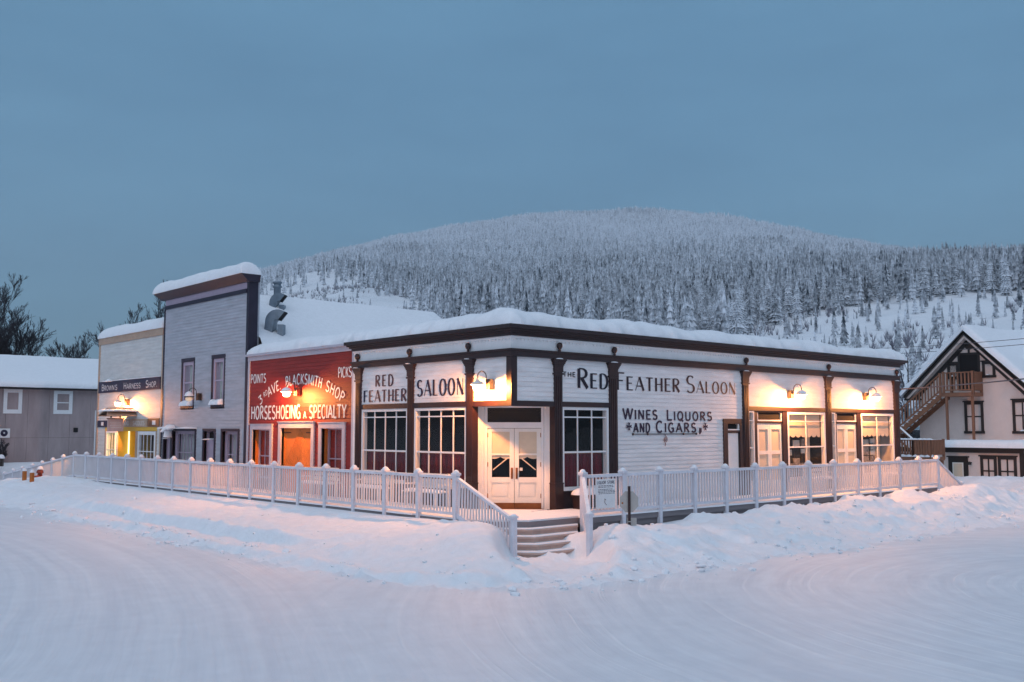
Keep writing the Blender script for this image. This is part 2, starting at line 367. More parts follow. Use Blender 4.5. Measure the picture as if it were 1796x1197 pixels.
# k thick stem, t thin stroke, n pen (thick when upright)
def glyphs():
    G = {}
    G['A'] = (.62, [('t', [(0, 0), (.31, 1)]), ('k', [(.31, 1), (.62, 0)]), ('t', [(.13, .33), (.49, .33)])])
    G['B'] = (.52, [('k', [(.06, 0), (.06, 1)]), ('n', [(.06, 1), (.24, 1)] + arc(.24, .76, .2, .24, 90, -90) + [(.06, .52)]), ('n', [(.06, .52), (.26, .52)] + arc(.26, .26, .24, .26, 90, -90) + [(.06, 0)])])
    G['C'] = (.54, [('n', arc(.29, .5, .27, .5, 48, 312, 16))])
    G['D'] = (.56, [('k', [(.06, 0), (.06, 1)]), ('n', [(.06, 1), (.2, 1)] + arc(.2, .5, .33, .5, 90, -90, 12) + [(.06, 0)])])
    G['E'] = (.45, [('k', [(.06, 0), (.06, 1)]), ('t', [(.06, .97), (.45, .97)]), ('t', [(.06, .52), (.38, .52)]), ('t', [(.06, .03), (.45, .03)])])
    G['F'] = (.43, [('k', [(.06, 0), (.06, 1)]), ('t', [(.06, .97), (.44, .97)]), ('t', [(.06, .54), (.36, .54)])])
    G['G'] = (.56, [('n', arc(.29, .5, .27, .5, 50, 330, 16)), ('k', [(.52, .0), (.52, .44)]), ('t', [(.34, .44), (.52, .44)])])
    G['H'] = (.56, [('k', [(.06, 0), (.06, 1)]), ('k', [(.50, 0), (.50, 1)]), ('t', [(.06, .52), (.5, .52)])])
    G['I'] = (.12, [('k', [(.06, 0), (.06, 1)])])
    G['K'] = (.54, [('k', [(.06, 0), (.06, 1)]), ('t', [(.08, .38), (.5, 1)]), ('k', [(.2, .55), (.52, 0)])])
    G['L'] = (.42, [('k', [(.06, 0), (.06, 1)]), ('t', [(.06, .03), (.42, .03)])])
    G['M'] = (.70, [('t', [(.05, 0), (.05, 1)]), ('k', [(.05, 1), (.35, .1)]), ('t', [(.35, .1), (.65, 1)]), ('k', [(.65, 0), (.65, 1)])])
    G['N'] = (.58, [('t', [(.05, 0), (.05, 1)]), ('k', [(.05, 1), (.53, 0)]), ('t', [(.53, 0), (.53, 1)])])
    G['O'] = (.58, [('n', arc(.29, .5, .26, .5, 0, 360, 24))])
    G['P'] = (.50, [('k', [(.06, 0), (.06, 1)]), ('n', [(.06, 1), (.22, 1)] + arc(.22, .74, .24, .26, 90, -90) + [(.06, .48)])])
    G['Q'] = (.58, [('n', arc(.29, .5, .26, .5, 0, 360, 24)), ('k', [(.33, .2), (.58, -.12)])])
    G['R'] = (.54, [('k', [(.06, 0), (.06, 1)]), ('n', [(.06, 1), (.22, 1)] + arc(.22, .76, .24, .24, 90, -90) + [(.06, .52)]), ('k', [(.2, .52), (.52, 0)])])
    G['S'] = (.48, [('n', arc(.25, .75, .2, .25, 35, 250, 10) + [(.3, .49)] + arc(.24, .25, .22, .25, 60, -150, 10))])
    G['T'] = (.52, [('k', [(.26, 0), (.26, 1)]), ('t', [(0, .97), (.52, .97)])])
    G['U'] = (.56, [('k', [(.06, 1), (.06, .3)]), ('n', arc(.28, .28, .22, .28, 180, 360)), ('t', [(.5, .28), (.5, 1)])])
    G['V'] = (.60, [('k', [(0, 1), (.30, 0)]), ('t', [(.30, 0), (.60, 1)])])
    G['W'] = (.86, [('k', [(0, 1), (.22, 0)]), ('t', [(.22, 0), (.43, 1)]), ('k', [(.43, 1), (.64, 0)]), ('t', [(.64, 0), (.86, 1)])])
    G['Y'] = (.56, [('k', [(0, 1), (.28, .48)]), ('t', [(.56, 1), (.28, .48)]), ('k', [(.28, 0), (.28, .5)])])
    G['3'] = (.46, [('t', [(.03, .96), (.42, .96)]), ('t', [(.42, .96), (.2, .6)]), ('n', [(.2, .6)] + arc(.2, .3, .22, .3, 85, -140, 10))])
    G["'"] = (.08, [('k', [(.04, .75), (.04, 1)])])
    G['.'] = (.1, [('k', [(.05, 0), (.05, .14)])])
    G[','] = (.16, [('k', [(.09, .18), (.09, .0)]), ('t', [(.09, .02), (.03, -.14)])])
    return G
GL = glyphs()
def ribbon(pts, ws):
    """polyline with per-point widths -> left and right edge points"""
    P = [Vector((x, y)) for x, y in pts]; n = len(P); L, Rr = [], []
    closed = (P[0] - P[-1]).length < 1e-6
    for i in range(n):
        a = P[i - 1] if i else (P[-2] if closed else P[0]); c = P[i + 1] if i < n - 1 else (P[1] if closed else P[-1])
        t1 = (P[i] - a); t2 = (c - P[i])
        if t1.length < 1e-7: t1 = t2
        if t2.length < 1e-7: t2 = t1
        t = (t1.normalized() + t2.normalized())
        t = t.normalized() if t.length > 1e-5 else t1.normalized()
        nn = Vector((-t.y, t.x)); cs = max(.5, nn.dot(Vector((-t1.normalized().y, t1.normalized().x))))
        L.append(P[i] + nn * ws[i] / 2 / cs); Rr.append(P[i] - nn * ws[i] / 2 / cs)
    return L, Rr
def letter(b, ch, place, w, h, thick, thin, mat, thickness=0.0, wscale=None):
    """place(x, y, layer) -> world; w,h size; thick and thin are fractions of the height"""
    gw, strokes = GL[ch]; sx = w / gw
    for si, (kind, pts) in enumerate(strokes):
        q = [(x * sx, y * h) for x, y in pts]
        ws = []
        for i in range(len(q)):
            a, c = q[max(i - 1, 0)], q[min(i + 1, len(q) - 1)]
            dx, dy = c[0] - a[0], c[1] - a[1]; ln = math.hypot(dx, dy) or 1
            if kind == 'k': ws.append(thick * h)
            elif kind == 't': ws.append(thin * h)
            else: ws.append((thin + (thick - thin) * (abs(dy) / ln) ** 1.6) * h)
        L, Rr = ribbon(q, ws); lay = si * .0009
        vs = [place(p.x, p.y, lay) for p in L] + [place(p.x, p.y, lay) for p in Rr]; n = len(L)
        b.add(vs, [(i, i + 1, n + i + 1, n + i) for i in range(n - 1)], mat)
        if thickness:
            vb = [place(p.x, p.y, lay - thickness) for p in L] + [place(p.x, p.y, lay - thickness) for p in Rr]
            b.add(vs + vb, [(i, i + 1, 2 * n + i + 1, 2 * n + i) for i in range(n - 1)] + [(n + i, n + i + 1, 3 * n + i + 1, 3 * n + i) for i in range(n - 1)]
                  + [(0, n, 3 * n, 2 * n), (n - 1, 2 * n - 1, 4 * n - 1, 3 * n - 1)], mat)
def text(b, F, s, u0, u1, z0, z1, mat, thick=.17, thin=.07, d=.022, first=1.0, gap=.14, flip=False, thickness=0.0, only=None):
    """words between u0 and u1 (u0 is where reading starts); first>1 enlarges the initial"""
    h = z1 - z0; ws = []
    for i, c in enumerate(s): ws.append(.3 if c == ' ' else GL[c][0] * (first if i == 0 else 1))
    tot = sum(ws) + gap * (len(s) - 1); k = abs(u1 - u0) / tot; sg = -1 if u1 < u0 else 1
    x = 0
    for i, c in enumerate(s):
        if c != ' ':
            hh = h * (first if i == 0 else 1)
            us = u0 + sg * x * k
            letter(b, c, lambda px, py, lay, us=us: F(us + sg * px, z0 + py, d + lay), ws[i] * k, hh, thick * (1 if i or first == 1 else .9), thin, mat, thickness)
        x += ws[i] + gap
# ------------------------------------------------------------------ building parts
DECK = 0.80
def window(parent, F, u0, u1, z0, z1, cols, bars, fm='white_paint', fw=.08, d=.02, depth=.10, back='room_dark', mull=.03,
           curtain=None, blind=None, sill=None, gl='glass', backd=.9, trim=None, tw=.09, label=None, items=None):
    """sash: frame, muntins, one glass pane, and what is behind it. bars = heights of the cross bars"""
    b = MB()
    b.box(F, u0, u1, z1 - fw, z1, -depth, d, fm); b.box(F, u0, u1, z0, z0 + fw * 1.2, -depth, d, fm)
    b.box(F, u0, u0 + fw, z0 + fw * 1.2, z1 - fw, -depth, d, fm); b.box(F, u1 - fw, u1, z0 + fw * 1.2, z1 - fw, -depth, d, fm)
    w = b.build('window', parent)
    if label: w['label'] = label
    g = MB(); iu0, iu1, iz0, iz1 = u0 + fw, u1 - fw, z0 + fw * 1.2, z1 - fw
    for i in range(1, cols):
        u = iu0 + (iu1 - iu0) * i / cols; g.box(F, u - mull / 2, u + mull / 2, iz0, iz1, -depth * .3 - .012, -depth * .3 + .02, fm)
    for zz, hw in bars: g.box(F, iu0, iu1, zz - hw / 2, zz + hw / 2, -depth * .3 - .014, -depth * .3 + .024, fm)
    if cols > 1 or bars: g.build('muntin', w)
    p = MB(); p.quad(F(iu0, iz0, -depth * .3), F(iu1, iz0, -depth * .3), F(iu1, iz1, -depth * .3), F(iu0, iz1, -depth * .3), gl); p.build('pane', w)
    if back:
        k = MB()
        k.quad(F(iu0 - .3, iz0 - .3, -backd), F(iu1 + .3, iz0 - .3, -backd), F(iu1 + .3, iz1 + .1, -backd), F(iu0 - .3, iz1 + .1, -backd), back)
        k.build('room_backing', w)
    if curtain:
        mat, cz0, cz1, rod = curtain; c = MB(); n = int((iu1 - iu0) / .035); vs = []
        for i in range(n + 1):
            u = iu0 + (iu1 - iu0) * i / n; dd = -.2 - .035 * math.sin(i * 1.25) - .02 * math.sin(i * .37)
            vs += [F(u, cz0, dd), F(u, cz1, -.2 - .6 * .035 * math.sin(i * 1.25))]
        c.add(vs, [(2 * i, 2 * i + 2, 2 * i + 3, 2 * i + 1) for i in range(n)], mat, True)
        if rod: c.tube([F(iu0, cz1, -.17), F(iu1, cz1, -.17)], .012, 'brass', 6)
        c.build('curtain', w)
    if blind:
        mat, bz0, bz1, sc = blind; c = MB(); n = int((iu1 - iu0) / .03)
        for i in range(n):
            a, e = iu0 + (iu1 - iu0) * i / n, iu0 + (iu1 - iu0) * (i + 1) / n
            f = lambda u: bz0 - sc * abs(math.sin((u - iu0) * math.pi / .34)) ** .6
            c.quad(F(a, f(a), -.16), F(e, f(e), -.16), F(e, bz1, -.16), F(a, bz1, -.16), mat)
        c.build('window_blind', w)
    if items:
        c = MB()
        for q in items: c.box(F, *q)
        c.build('display_board', w)
    if sill:
        c = MB(); c.box(F, u0 - .06, u1 + .06, z0 - .1, z0, -.02, d + .06, sill); c.build('sill', w)
    if trim:
        c = MB(); e = .03
        c.box(F, u0 - tw, u1 + tw, z1, z1 + tw * 1.2, -.02, d + e + .01, trim)
        c.box(F, u0 - tw, u0, z0 - .02, z1, -.02, d + e, trim); c.box(F, u1, u1 + tw, z0 - .02, z1, -.02, d + e, trim)
        c.build('window_trim', w)
    return w
def reveal(b, F, u0, u1, z0, z1, depth, mat):     # inner faces of an opening
    b.quad(F(u0, z0, 0), F(u0, z1, 0), F(u0, z1, -depth), F(u0, z0, -depth), mat)
    b.quad(F(u1, z0, 0), F(u1, z1, 0), F(u1, z1, -depth), F(u1, z0, -depth), mat)
    b.quad(F(u0, z1, 0), F(u1, z1, 0), F(u1, z1, -depth), F(u0, z1, -depth), mat)

# ------------------------------------------------------------------ the corner saloon
SAL = thing('saloon_building', 'white corner saloon with dark brown columns, cornice and black painted lettering', 'saloon', (0, 0, 0))
b = MB()
HR = [(1.82, 3.73, 1.28, 3.58), (9.12, 10.2, DECK, 3.30)]
siding(b, FR, .15, 1.53, 3.72, 4.88, [], 'white_siding'); siding(b, FR, 1.82, 3.73, 3.72, 4.88, [], 'white_siding')
siding(b, FR, 4.05, 10.2, DECK, 4.88, HR, 'white_siding')
siding(b, FR, 10.52, 15.33, 3.72, 4.88, [], 'white_siding'); siding(b, FR, 15.68, 20.42, 3.72, 4.88, [], 'white_siding')
siding(b, FL, .15, 1.53, 3.73, 4.88, [], 'white_siding'); siding(b, FL, 1.8, 4.24, 3.73, 4.88, [], 'white_siding'); siding(b, FL, 4.52, 6.99, 3.73, 4.88, [], 'white_siding')
# plain core behind the boards
b.box(FR, 0.02, 20.85, 3.62, 5.55, -.3, -.02, 'white_paint'); b.box(FL, .32, 7.4, 3.62, 5.55, -.3, -.02, 'white_paint')
b.box(FW, 20.6, 20.8, 0.1, 5.5, .05, 7.3, 'white_siding'); b.box(FW, 0.1, 20.8, 0.1, 5.5, 7.2, 7.4, 'white_siding')
b.box(FR, 1.8, 3.76, .1, 1.28, -.12, -.01, 'brown_trim'); b.box(FL, 1.78, 7.0, .1, 1.35, -.12, -.01, 'brown_trim')
b.build('wall', SAL)
boxes('room_floor', SAL, FW, 'room_dark', (.3, 20.6, DECK - .25, DECK - .2, 1.9, 7.2), (2.2, 20.6, DECK - .27, DECK - .22, .3, 1.9))
boxes('ceiling', SAL, FW, 'white_paint', (.02, 20.7, 3.60, 3.66, .32, 7.2), (.02, 20.7, 3.595, 3.617, .02, .30))
boxes('inner_wall', SAL, FW, 'room_dark', (2.0, 20.5, DECK - .2, 3.6, 1.9, 2.0), (1.9, 2.0, DECK - .2, 3.6, 2.0, 7.1), (.15, 1.9, DECK - .2, 3.59, 7.13, 7.18))
boxes('roof', SAL, FW, 'deck_wood', (-.1, 20.95, 5.56, 5.66, -.1, 7.45))
# frieze, belt, cornice
def run(b, prof, mat):                            # moulding that turns the corner: prof (d0,d1,z0,z1)
    for d0, d1, z0, z1 in prof:
        b.hexa([Vector(p) for p in ((-d1, -d1, z0), (20.82 + d1, -d1, z0), (20.82 + d1, -d0 + .001, z0), (-d0, -d0, z0), (-d1, -d1, z1), (20.82 + d1, -d1, z1), (20.82 + d1, -d0 + .001, z1), (-d0, -d0, z1))], mat)
        b.hexa([Vector(p) for p in ((-d1, -d1, z0), (-d0, -d0, z0), (-d0, 7.42 + d1 * .6, z0), (-d1, 7.42 + d1 * .6, z0), (-d1, -d1, z1), (-d0, -d0, z1), (-d0, 7.42 + d1 * .6, z1), (-d1, 7.42 + d1 * .6, z1))], mat)
def beads(b):
    run(b, [(0, .03, 5.08, 5.42), (.031, .06, 5.36, 5.42)], 'white_paint')
    for i in range(150):
        u = .02 + i * .139; b.box(FR, u, u + .05, 5.31, 5.36, .031, .05, 'white_paint')
    for i in range(53):
        u = .04 + i * .139; b.box(FL, u, u + .05, 5.31, 5.36, .031, .05, 'white_paint')
one('frieze', SAL, beads)
one('belt', SAL, lambda b: run(b, [(0, .09, 4.88, 5.03), (0, .13, 5.031, 5.08)], 'brown_trim'))
one('cornice', SAL, lambda b: run(b, [(0, .10, 5.42, 5.50), (0, .17, 5.501, 5.55), (0, .24, 5.551, 5.60), (0, .31, 5.601, 5.70)], 'brown_trim'))
for u0, u1 in ((.0, 1.53), (1.82, 3.73), (10.52, 15.33), (15.68, 20.42)): boxes('lintel', SAL, FR, 'brown_trim', (u0 if u0 else -.054, u1, 3.58, 3.72, -.3, .05))
for u0, u1 in ((.001, 1.53), (1.8, 4.24), (4.52, 6.99)): boxes('lintel', SAL, FL, 'brown_trim', (u0, u1, 3.582, 3.73, -.29, .05))
boxes('corner_board', SAL, FR, 'brown_trim', (.0, .15, 3.72, 4.88, -.1, .055), (-.052, 0, 3.722, 4.879, -.15, .052))

def column(F, u0, u1, base=DECK):
    w = u1 - u0; c = MB()
    c.box(F, u0 - .012, u1 + .012, base, 1.5, -.15, .075, 'brown_trim'); c.box(F, u0 - .025, u1 + .025, 1.5, 1.53, -.15, .085, 'brown_trim')
    c.box(F, u0, u1, 1.53, 4.52, -.15, .06, 'brown_trim')
    for k in (.25, .5, .75): c.box(F, u0 + w * k - .018, u0 + w * k + .018, 1.7, 4.40, .06, .072, 'brown_trim')
    c.box(F, u0 - .04, u1 + .04, 4.45, 4.50, -.1, .085, 'brown_trim')
    p = c.build('column', SAL)
    k = MB(); k.box(F, u0 - .02, u1 + .02, 4.52, 4.66, -.1, .075, 'brown_trim')
    for i in range(5): e = .02 + .02 * i; k.box(F, u0 - e, u1 + e, 4.66 + i * .042, 4.701 + i * .042, -.1, .07 + e * .7, 'brown_trim')
    k.build('capital', p)
    f = MB(); um = (u0 + u1) / 2; c0 = F(um, 5.08, .10)
    f.lathe(c0, [(.03, 0), (.045, .02), (.03, .05), (.065, .09), (.085, .14), (.08, .19), (.05, .235), (.0, .25)], 'brown_trim', 12); f.build('finial', p)
    s = MB(); mound(s, F(um, 4.872, .11), w * .5, .04, .03); s.build('snow', p)
for u0, u1 in ((1.53, 1.82), (3.73, 4.05), (10.2, 10.52), (15.33, 15.68), (20.42, 20.82)): column(FR, u0, u1)
for u0, u1 in ((1.53, 1.80), (4.24, 4.52), (6.99, 7.28)): column(FL, u0, u1)
boxes('corner_board', SAL, FL, 'white_paint', (7.285, 7.43, .1, 5.08, -.1, .04))
# windows
window(SAL, FR, 1.84, 3.71, 1.3, 3.58, 3, [(3.30, .035), (2.34, .05)], depth=.14, curtain=('maroon_curtain', 1.3, 2.3, True), backd=1.5, label='shop window with dark red curtain beside the corner entrance')
window(SAL, FL, 1.82, 4.22, 1.37, 3.58, 4, [(3.33, .035), (2.32, .05)], depth=.14, curtain=('maroon_curtain', 1.37, 2.28, True), backd=1.5)
window(SAL, FL, 4.54, 6.97, 1.37, 3.58, 4, [(3.33, .035), (2.32, .05)], depth=.14, curtain=('maroon_curtain', 1.37, 2.28, True), backd=1.5)
# small narrow door in the long wall
dr = boxes('side_door', SAL, FR, 'white_paint', (9.36, 10.0, DECK, 2.84, -.10, -.03), label='narrow white side door with a small window above it')
boxes('door_frame', dr, FR, 'brown_trim', (9.12, 9.34, DECK, 3.30, -.12, .05), (10.02, 10.2, DECK, 3.30, -.12, .045), (9.34, 10.02, 3.14, 3.30, -.12, .047), (9.34, 10.02, 2.86, 2.93, -.12, .03))
boxes('transom', dr, FR, 'dark_inside', (9.42, 9.96, 2.97, 3.12, -.10, -.05)); boxes('transom_frame', dr, FR, 'white_paint', (9.34, 10.02, 2.93, 2.97, -.1, .02), (9.96, 10.02, 2.97, 3.14, -.1, .01))
# the two bays with doors
def bay(u0, sl, dm, d0, d1, w0, u1, pics, seed):
    fr = MB(); fr.box(FR, sl, dm, DECK, 3.58, -.12, .0, 'brown_trim'); fr.box(FR, d1, w0 - .02, DECK, 3.58, -.12, .02, 'brown_trim')
    fr.box(FR, dm, d1, 3.17, 3.235, -.14, -.005, 'brown_trim'); fr.box(FR, dm, d1, 3.53, 3.58, -.14, .005, 'brown_trim')
    fr.box(FR, u0, sl, .1, 1.2, -.14, -.02, 'white_paint'); fr.box(FR, w0 - .02, u1, .1, 1.2, -.14, -.02, 'white_paint')
    fr.build('bay_frame', SAL)
    window(SAL, FR, u0 + .01, sl, 1.2, 3.57, 1, [(2.35, .04), (3.25, .03)], fw=.05, depth=.1, blind=('cream_blind', 1.3, 3.5, 0), backd=.5)
    dd = MB(); D0, D1 = d0, d1; dm_ = (D0 + D1) / 2
    for a, c in ((D0, dm_ - .005), (dm_ + .005, D1)):
        dd.box(FR, a, a + .1, DECK, 3.16, -.12, -.04, 'door_white'); dd.box(FR, c - .1, c, DECK, 3.16, -.12, -.04, 'door_white')
        dd.box(FR, a + .1, c - .1, 2.96, 3.16, -.12, -.042, 'door_white'); dd.box(FR, a + .1, c - .1, DECK, 1.25, -.12, -.042, 'door_white')
        dd.box(FR, a + .1, c - .1, 2.12, 2.24, -.12, -.043, 'door_white')
    o = dd.build('double_door', SAL)
    boxes('blind', o, FR, 'cream_blind', (D0 + .1, D1 - .1, 1.25, 2.96, -.11, -.085))
    boxes('transom', o, FR, 'dark_inside', (D0 + .04, D1 - .07, 3.29, 3.52, -.12, -.06)); boxes('transom_frame', o, FR, 'white_paint', (D0, D1, 3.235, 3.28, -.12, -.01), (D1 - .06, D1, 3.28, 3.53, -.12, -.015), (D0, D0 + .03, 3.28, 3.53, -.12, -.016))
    r2 = random.Random(seed); it = []
    for (a, c, z0, z1, m) in pics: it.append((a, c, z0, z1, -.5, -.46, m))
    window(SAL, FR, w0, u1 - .02, 1.2, 3.57, 2, [(3.24, .022), (2.34, .045)], depth=.12, fw=.09, blind=('cream_blind', 2.76, 3.5, .09), backd=1.0, items=it, back='room_dark')
pa = []
r1 = random.Random(4)
def pics(a, c, seed):
    q = random.Random(seed); o = [(a + .02, c - .1, 1.3, 1.75, 'picture_grey')]
    x = a + .05
    while x < c - .5:
        w = q.uniform(.25, .55); z = 1.75
        while z < 2.45:
            h = q.uniform(.18, .4)
            o.append((x, x + w - .04, z, z + h - .03, q.choice(['paper', 'picture_grey', 'picture_grey', 'sheer_curtain', 'room_dark']))); z += h
        x += w + q.uniform(.0, .12)
    o.append((c - .5, c - .2, 1.3, 2.76, 'cream_blind'))
    return o
bay(10.53, 10.86, 11.05, 11.1, 12.55, 12.84, 15.32, pics(12.9, 15.2, 3), 1)
bay(15.69, 16.0, 16.1, 16.12, 17.55, 17.84, 20.41, pics(17.9, 20.3, 8), 2)
# chamfered corner entrance
q2 = math.sqrt(.5)
FD = Frame((1.02, 1.02, 0), (q2, -q2, 0), (-q2, -q2, 0))
b = MB()
L0, R0 = Vector((.12, 1.66, 0)), Vector((1.66, .12, 0))
for P, sg in ((L0, -1), (R0, 1)):
    Q = FD(sg * .80, 0, 0); Q.z = 0
    b.quad(P + Vector((0, 0, DECK)), Q + Vector((0, 0, DECK)), Q + Vector((0, 0, 3.6)), P + Vector((0, 0, 3.6)), 'white_paint')
    for i in range(1, 5):
        m = P.lerp(Q, i / 5); n2 = (Q - P).normalized(); nn = Vector((-n2.y, n2.x, 0)) * (-.012 if sg < 0 else .012)
        if nn.dot(Vector((-1, -1, 0))) < 0: nn = -nn
        b.hexa([m + nn * k + n2 * e + Vector((0, 0, z)) for z in (DECK, 3.59) for k, e in ((-.2, -.018), (-.2, .018), (1, .018), (1, -.018))], 'white_paint')
b.box(FD, -.80, -.74, DECK, 3.6, -.1, .03, 'white_paint'); b.box(FD, .74, .80, DECK, 3.6, -.1, .03, 'white_paint')
b.box(FD, -.74, .74, 3.0, 3.16, -.1, .03, 'white_paint'); b.box(FD, -.74, .74, 3.56, 3.6, -.1, .03, 'white_paint')
b.build('entrance_recess', SAL)
tr = boxes('transom', SAL, FD, 'room_dark', (-.74, .74, 3.16, 3.56, -.14, -.12))
pz = MB(); pz.quad(FD(-.74, 3.16, -.03), FD(.74, 3.16, -.03), FD(.74, 3.56, -.03), FD(-.74, 3.56, -.03), 'glass'); pz.build('pane', tr)
for sg in (-1, 1):
    a, c = (-.735, -.006) if sg < 0 else (.006, .735)
    m = MB()
    m.box(FD, a, a + .12, .97, 2.99, -.06, 0, 'door_white'); m.box(FD, c - .12, c, .97, 2.99, -.06, 0, 'door_white')
    m.box(FD, a + .12, c - .12, 2.90, 2.99, -.06, -.001, 'door_white'); m.box(FD, a + .12, c - .12, .97, 1.10, -.06, -.001, 'door_white')
    m.box(FD, a + .12, c - .12, 1.52, 1.66, -.06, -.001, 'door_white'); m.box(FD, a + .12, c - .12, 2.26, 2.31, -.06, -.002, 'door_white')
    m.box(FD, a + .12, c - .12, 1.10, 1.52, -.06, -.03, 'door_white'); m.box(FD, a + .17, c - .17, 1.15, 1.47, -.03, -.012, 'door_white')
    dl = m.build('entrance_door', SAL); dl['label'] = 'white panelled door leaf with half glass and ' + ('a diagonal strip of tape rising to the middle' if sg < 0 else 'a small white notice by the handle')
    boxes('kick_plate', dl, FD, 'kick_plate', (a, c, .83, .968, -.06, .004))
    m = MB(); m.quad(FD(a + .12, 1.66, -.03), FD(c - .12, 1.66, -.03), FD(c - .12, 2.26, -.03), FD(a + .12, 2.26, -.03), 'glass'); m.build('pane', dl)
    boxes('window_blind', dl, FD, 'cream_blind', (a + .12, c - .12, 2.31, 2.90, -.05, -.03))
    m = MB(); n = 24
    for i in range(n):
        x0, x1 = a + .12 + (c - a - .24) * i / n, a + .12 + (c - a - .24) * (i + 1) / n
        f = lambda x: 2.22 - .06 * abs(math.sin((x - a) * 9)) ** .7
        m.quad(FD(x0, f(x0), -.045), FD(x1, f(x1), -.045), FD(x1, 2.26, -.045), FD(x0, 2.26, -.045), 'cream_blind')
    m.build('valance', dl)
    m = MB(); x0, x1 = (a + .15, c - .16) if sg < 0 else (c - .15, a + .16)
    m.bar(FD(x0, 1.86, -.05), FD(x1, 2.2, -.05), .012, .03, 'cream_blind'); m.build('tape_strip', dl)
    hx = c - .06 if sg < 0 else a + .06
    m = MB(); m.box(FD, hx - .03, hx + .03, 1.62, 1.92, 0, .012, 'brass'); m.tube([FD(hx, 1.66, .01), FD(hx, 1.68, .055), FD(hx, 1.86, .055), FD(hx, 1.88, .01)], .012, 'brass', 8); m.build('door_handle', dl)
    hx2 = a - .004 if sg < 0 else c - .02
    for z in (1.1, 1.95, 2.75): boxes('hinge', dl, FD, 'brass', (hx2, hx2 + .024, z, z + .12, -.005, .012))
    if sg > 0: boxes('notice', dl, FD, 'paper', (a + .14, a + .22, 1.84, 1.92, -.028, -.022))
boxes('threshold', SAL, FD, 'kick_plate', (-.8, .8, DECK - .05, .82, -.1, .05))
boxes('vestibule', SAL, FD, 'room_dark', (-.9, .9, DECK, 3.6, -1.3, -1.25))
# lettering
def lets(name, parent, fn, label):
    b = MB(); fn(b); o = b.build(name, parent); o['label'] = label
def f1(b):
    N = 'letter_black'
    text(b, FR, 'THE', 1.89, 2.36, 4.41, 4.54, N, .27, .18, gap=.22)
    text(b, FR, 'RED', 2.46, 3.68, 4.11, 4.535, N, .24, .075, first=1.27, gap=.2)
    text(b, FR, 'FEATHER', 4.06, 6.93, 4.10, 4.50, N, .23, .07, first=1.27, gap=.2)
    text(b, FR, 'SALOON', 7.28, 9.82, 4.10, 4.47, N, .22, .055, first=1.4, gap=.2)
lets('lettering', SAL, f1, 'large black words THE RED FEATHER SALOON')
def f2(b):
    N = 'letter_navy'; k = dict(thick=.20, thin=.17, gap=.26, thickness=.015, d=.034)
    text(b, FR, 'WINES', 4.32, 5.84, 3.26, 3.53, N, first=1.15, **k); text(b, FR, 'LIQUORS', 6.30, 8.52, 3.24, 3.50, N, first=1.2, **k)
    text(b, FR, 'AND', 4.78, 5.50, 2.88, 3.14, N, **k); text(b, FR, 'CIGARS', 5.80, 7.70, 2.88, 3.15, N, first=1.2, **k)
    b.box(FR, 7.88, 7.97, 2.88, 3.0, .02, .05, N); b.bar(FR(7.95, 2.9, .035), FR(7.88, 2.83, .035), .03, .05, N)
    for u in (4.55, 8.16):
        for an in (0, 90, 180, 270):
            c, s = math.cos(R(an)), math.sin(R(an)); g = lambda x, y: FR(u + x * c - y * s, 3.05 + x * s + y * c, .05)
            b.add([g(.0, -.012), g(.13, -.055), g(.10, 0), g(.13, .055), g(0, .012)], [(0, 1, 2, 3, 4)], N)
    b.box(FR, 4.74, 7.72, 2.815, 2.835, .02, .045, 'brown_trim')
    for u in (4.74, 5.4, 7.08, 7.72): b.lathe(FR(u, 2.825, .02), [(.0, 0), (.04, .0), (.03, .03), (0, .035)], 'brown_trim', 10, ax=(0, -1, 0))
    b.tube([FR(6.2 + .1 * (1 - i / 26) * math.sin(i * .55), 2.66 + .1 * (1 - i / 26) * math.cos(i * .55), .04) for i in range(24)], .009, 'hydrant_red', 5)
    b.tube([FR(6.2, 2.83, .03), FR(6.2, 2.76, .03)], .008, 'hydrant_red', 5); b.tube([FR(6.2, 2.56, .03), FR(6.22, 2.52, .03), FR(6.19, 2.47, .03)], .01, 'hydrant_red', 5)
lets('lettering', SAL, f2, 'raised dark words WINES LIQUORS AND CIGARS with crosses and underline')
def f3(b):
    N = 'letter_navy'
    text(b, FL, 'RED', 6.22, 5.30, 4.27, 4.61, N, .24, .09, gap=.3); text(b, FL, 'FEATHER', 6.86, 4.62, 3.80, 4.16, N, .24, .08, gap=.2)
lets('lettering', SAL, f3, 'dark painted words RED FEATHER')
lets('lettering', SAL, lambda b: text(b, FL, 'SALOON', 4.08, 1.95, 3.92, 4.38, 'letter_navy', .20, .06, gap=.2), 'dark painted word SALOON')
slab('roof_snow', SAL, (-.27, -.27, 5.70), (1, 0, 0), (0, 1, 0), 21.35, 7.75, .42, r=.55, jit=.17, lump=.10, seed=1)

# ------------------------------------------------------------------ red blacksmith shop
BS = thing('blacksmith_shop', 'low red clapboard blacksmith shop with white painted lettering and orange lit double doors', 'shop', (0, 11, 0))
holes = [(12.62, 14.25, DECK, 3.13), (9.79, 12.17, DECK, 3.20), (7.9, 9.5, DECK, 3.17)]
b = MB(); siding(b, FL, 7.56, 14.42, DECK, 5.46, holes, 'red_siding', d0=-.02)
b.box(FW, .32, .42, .1, 3.0, 7.6, 14.5, 'red_siding'); b.box(FW, .02, .3, 3.3, 5.5, 7.5, 14.5, 'red_siding'); b.box(FW, .42, 6, .1, 5.3, 14.4, 14.5, 'red_siding')
b.build('wall', BS)
boxes('trim', BS, FL, 'pale_trim', (7.44, 7.56, .1, 5.46, -.1, .02), (14.42, 14.56, .1, 5.46, -.1, .02), (7.44, 14.56, 5.46, 5.62, -.1, .03), (7.42, 14.58, 5.622, 5.70, -.1, .14))
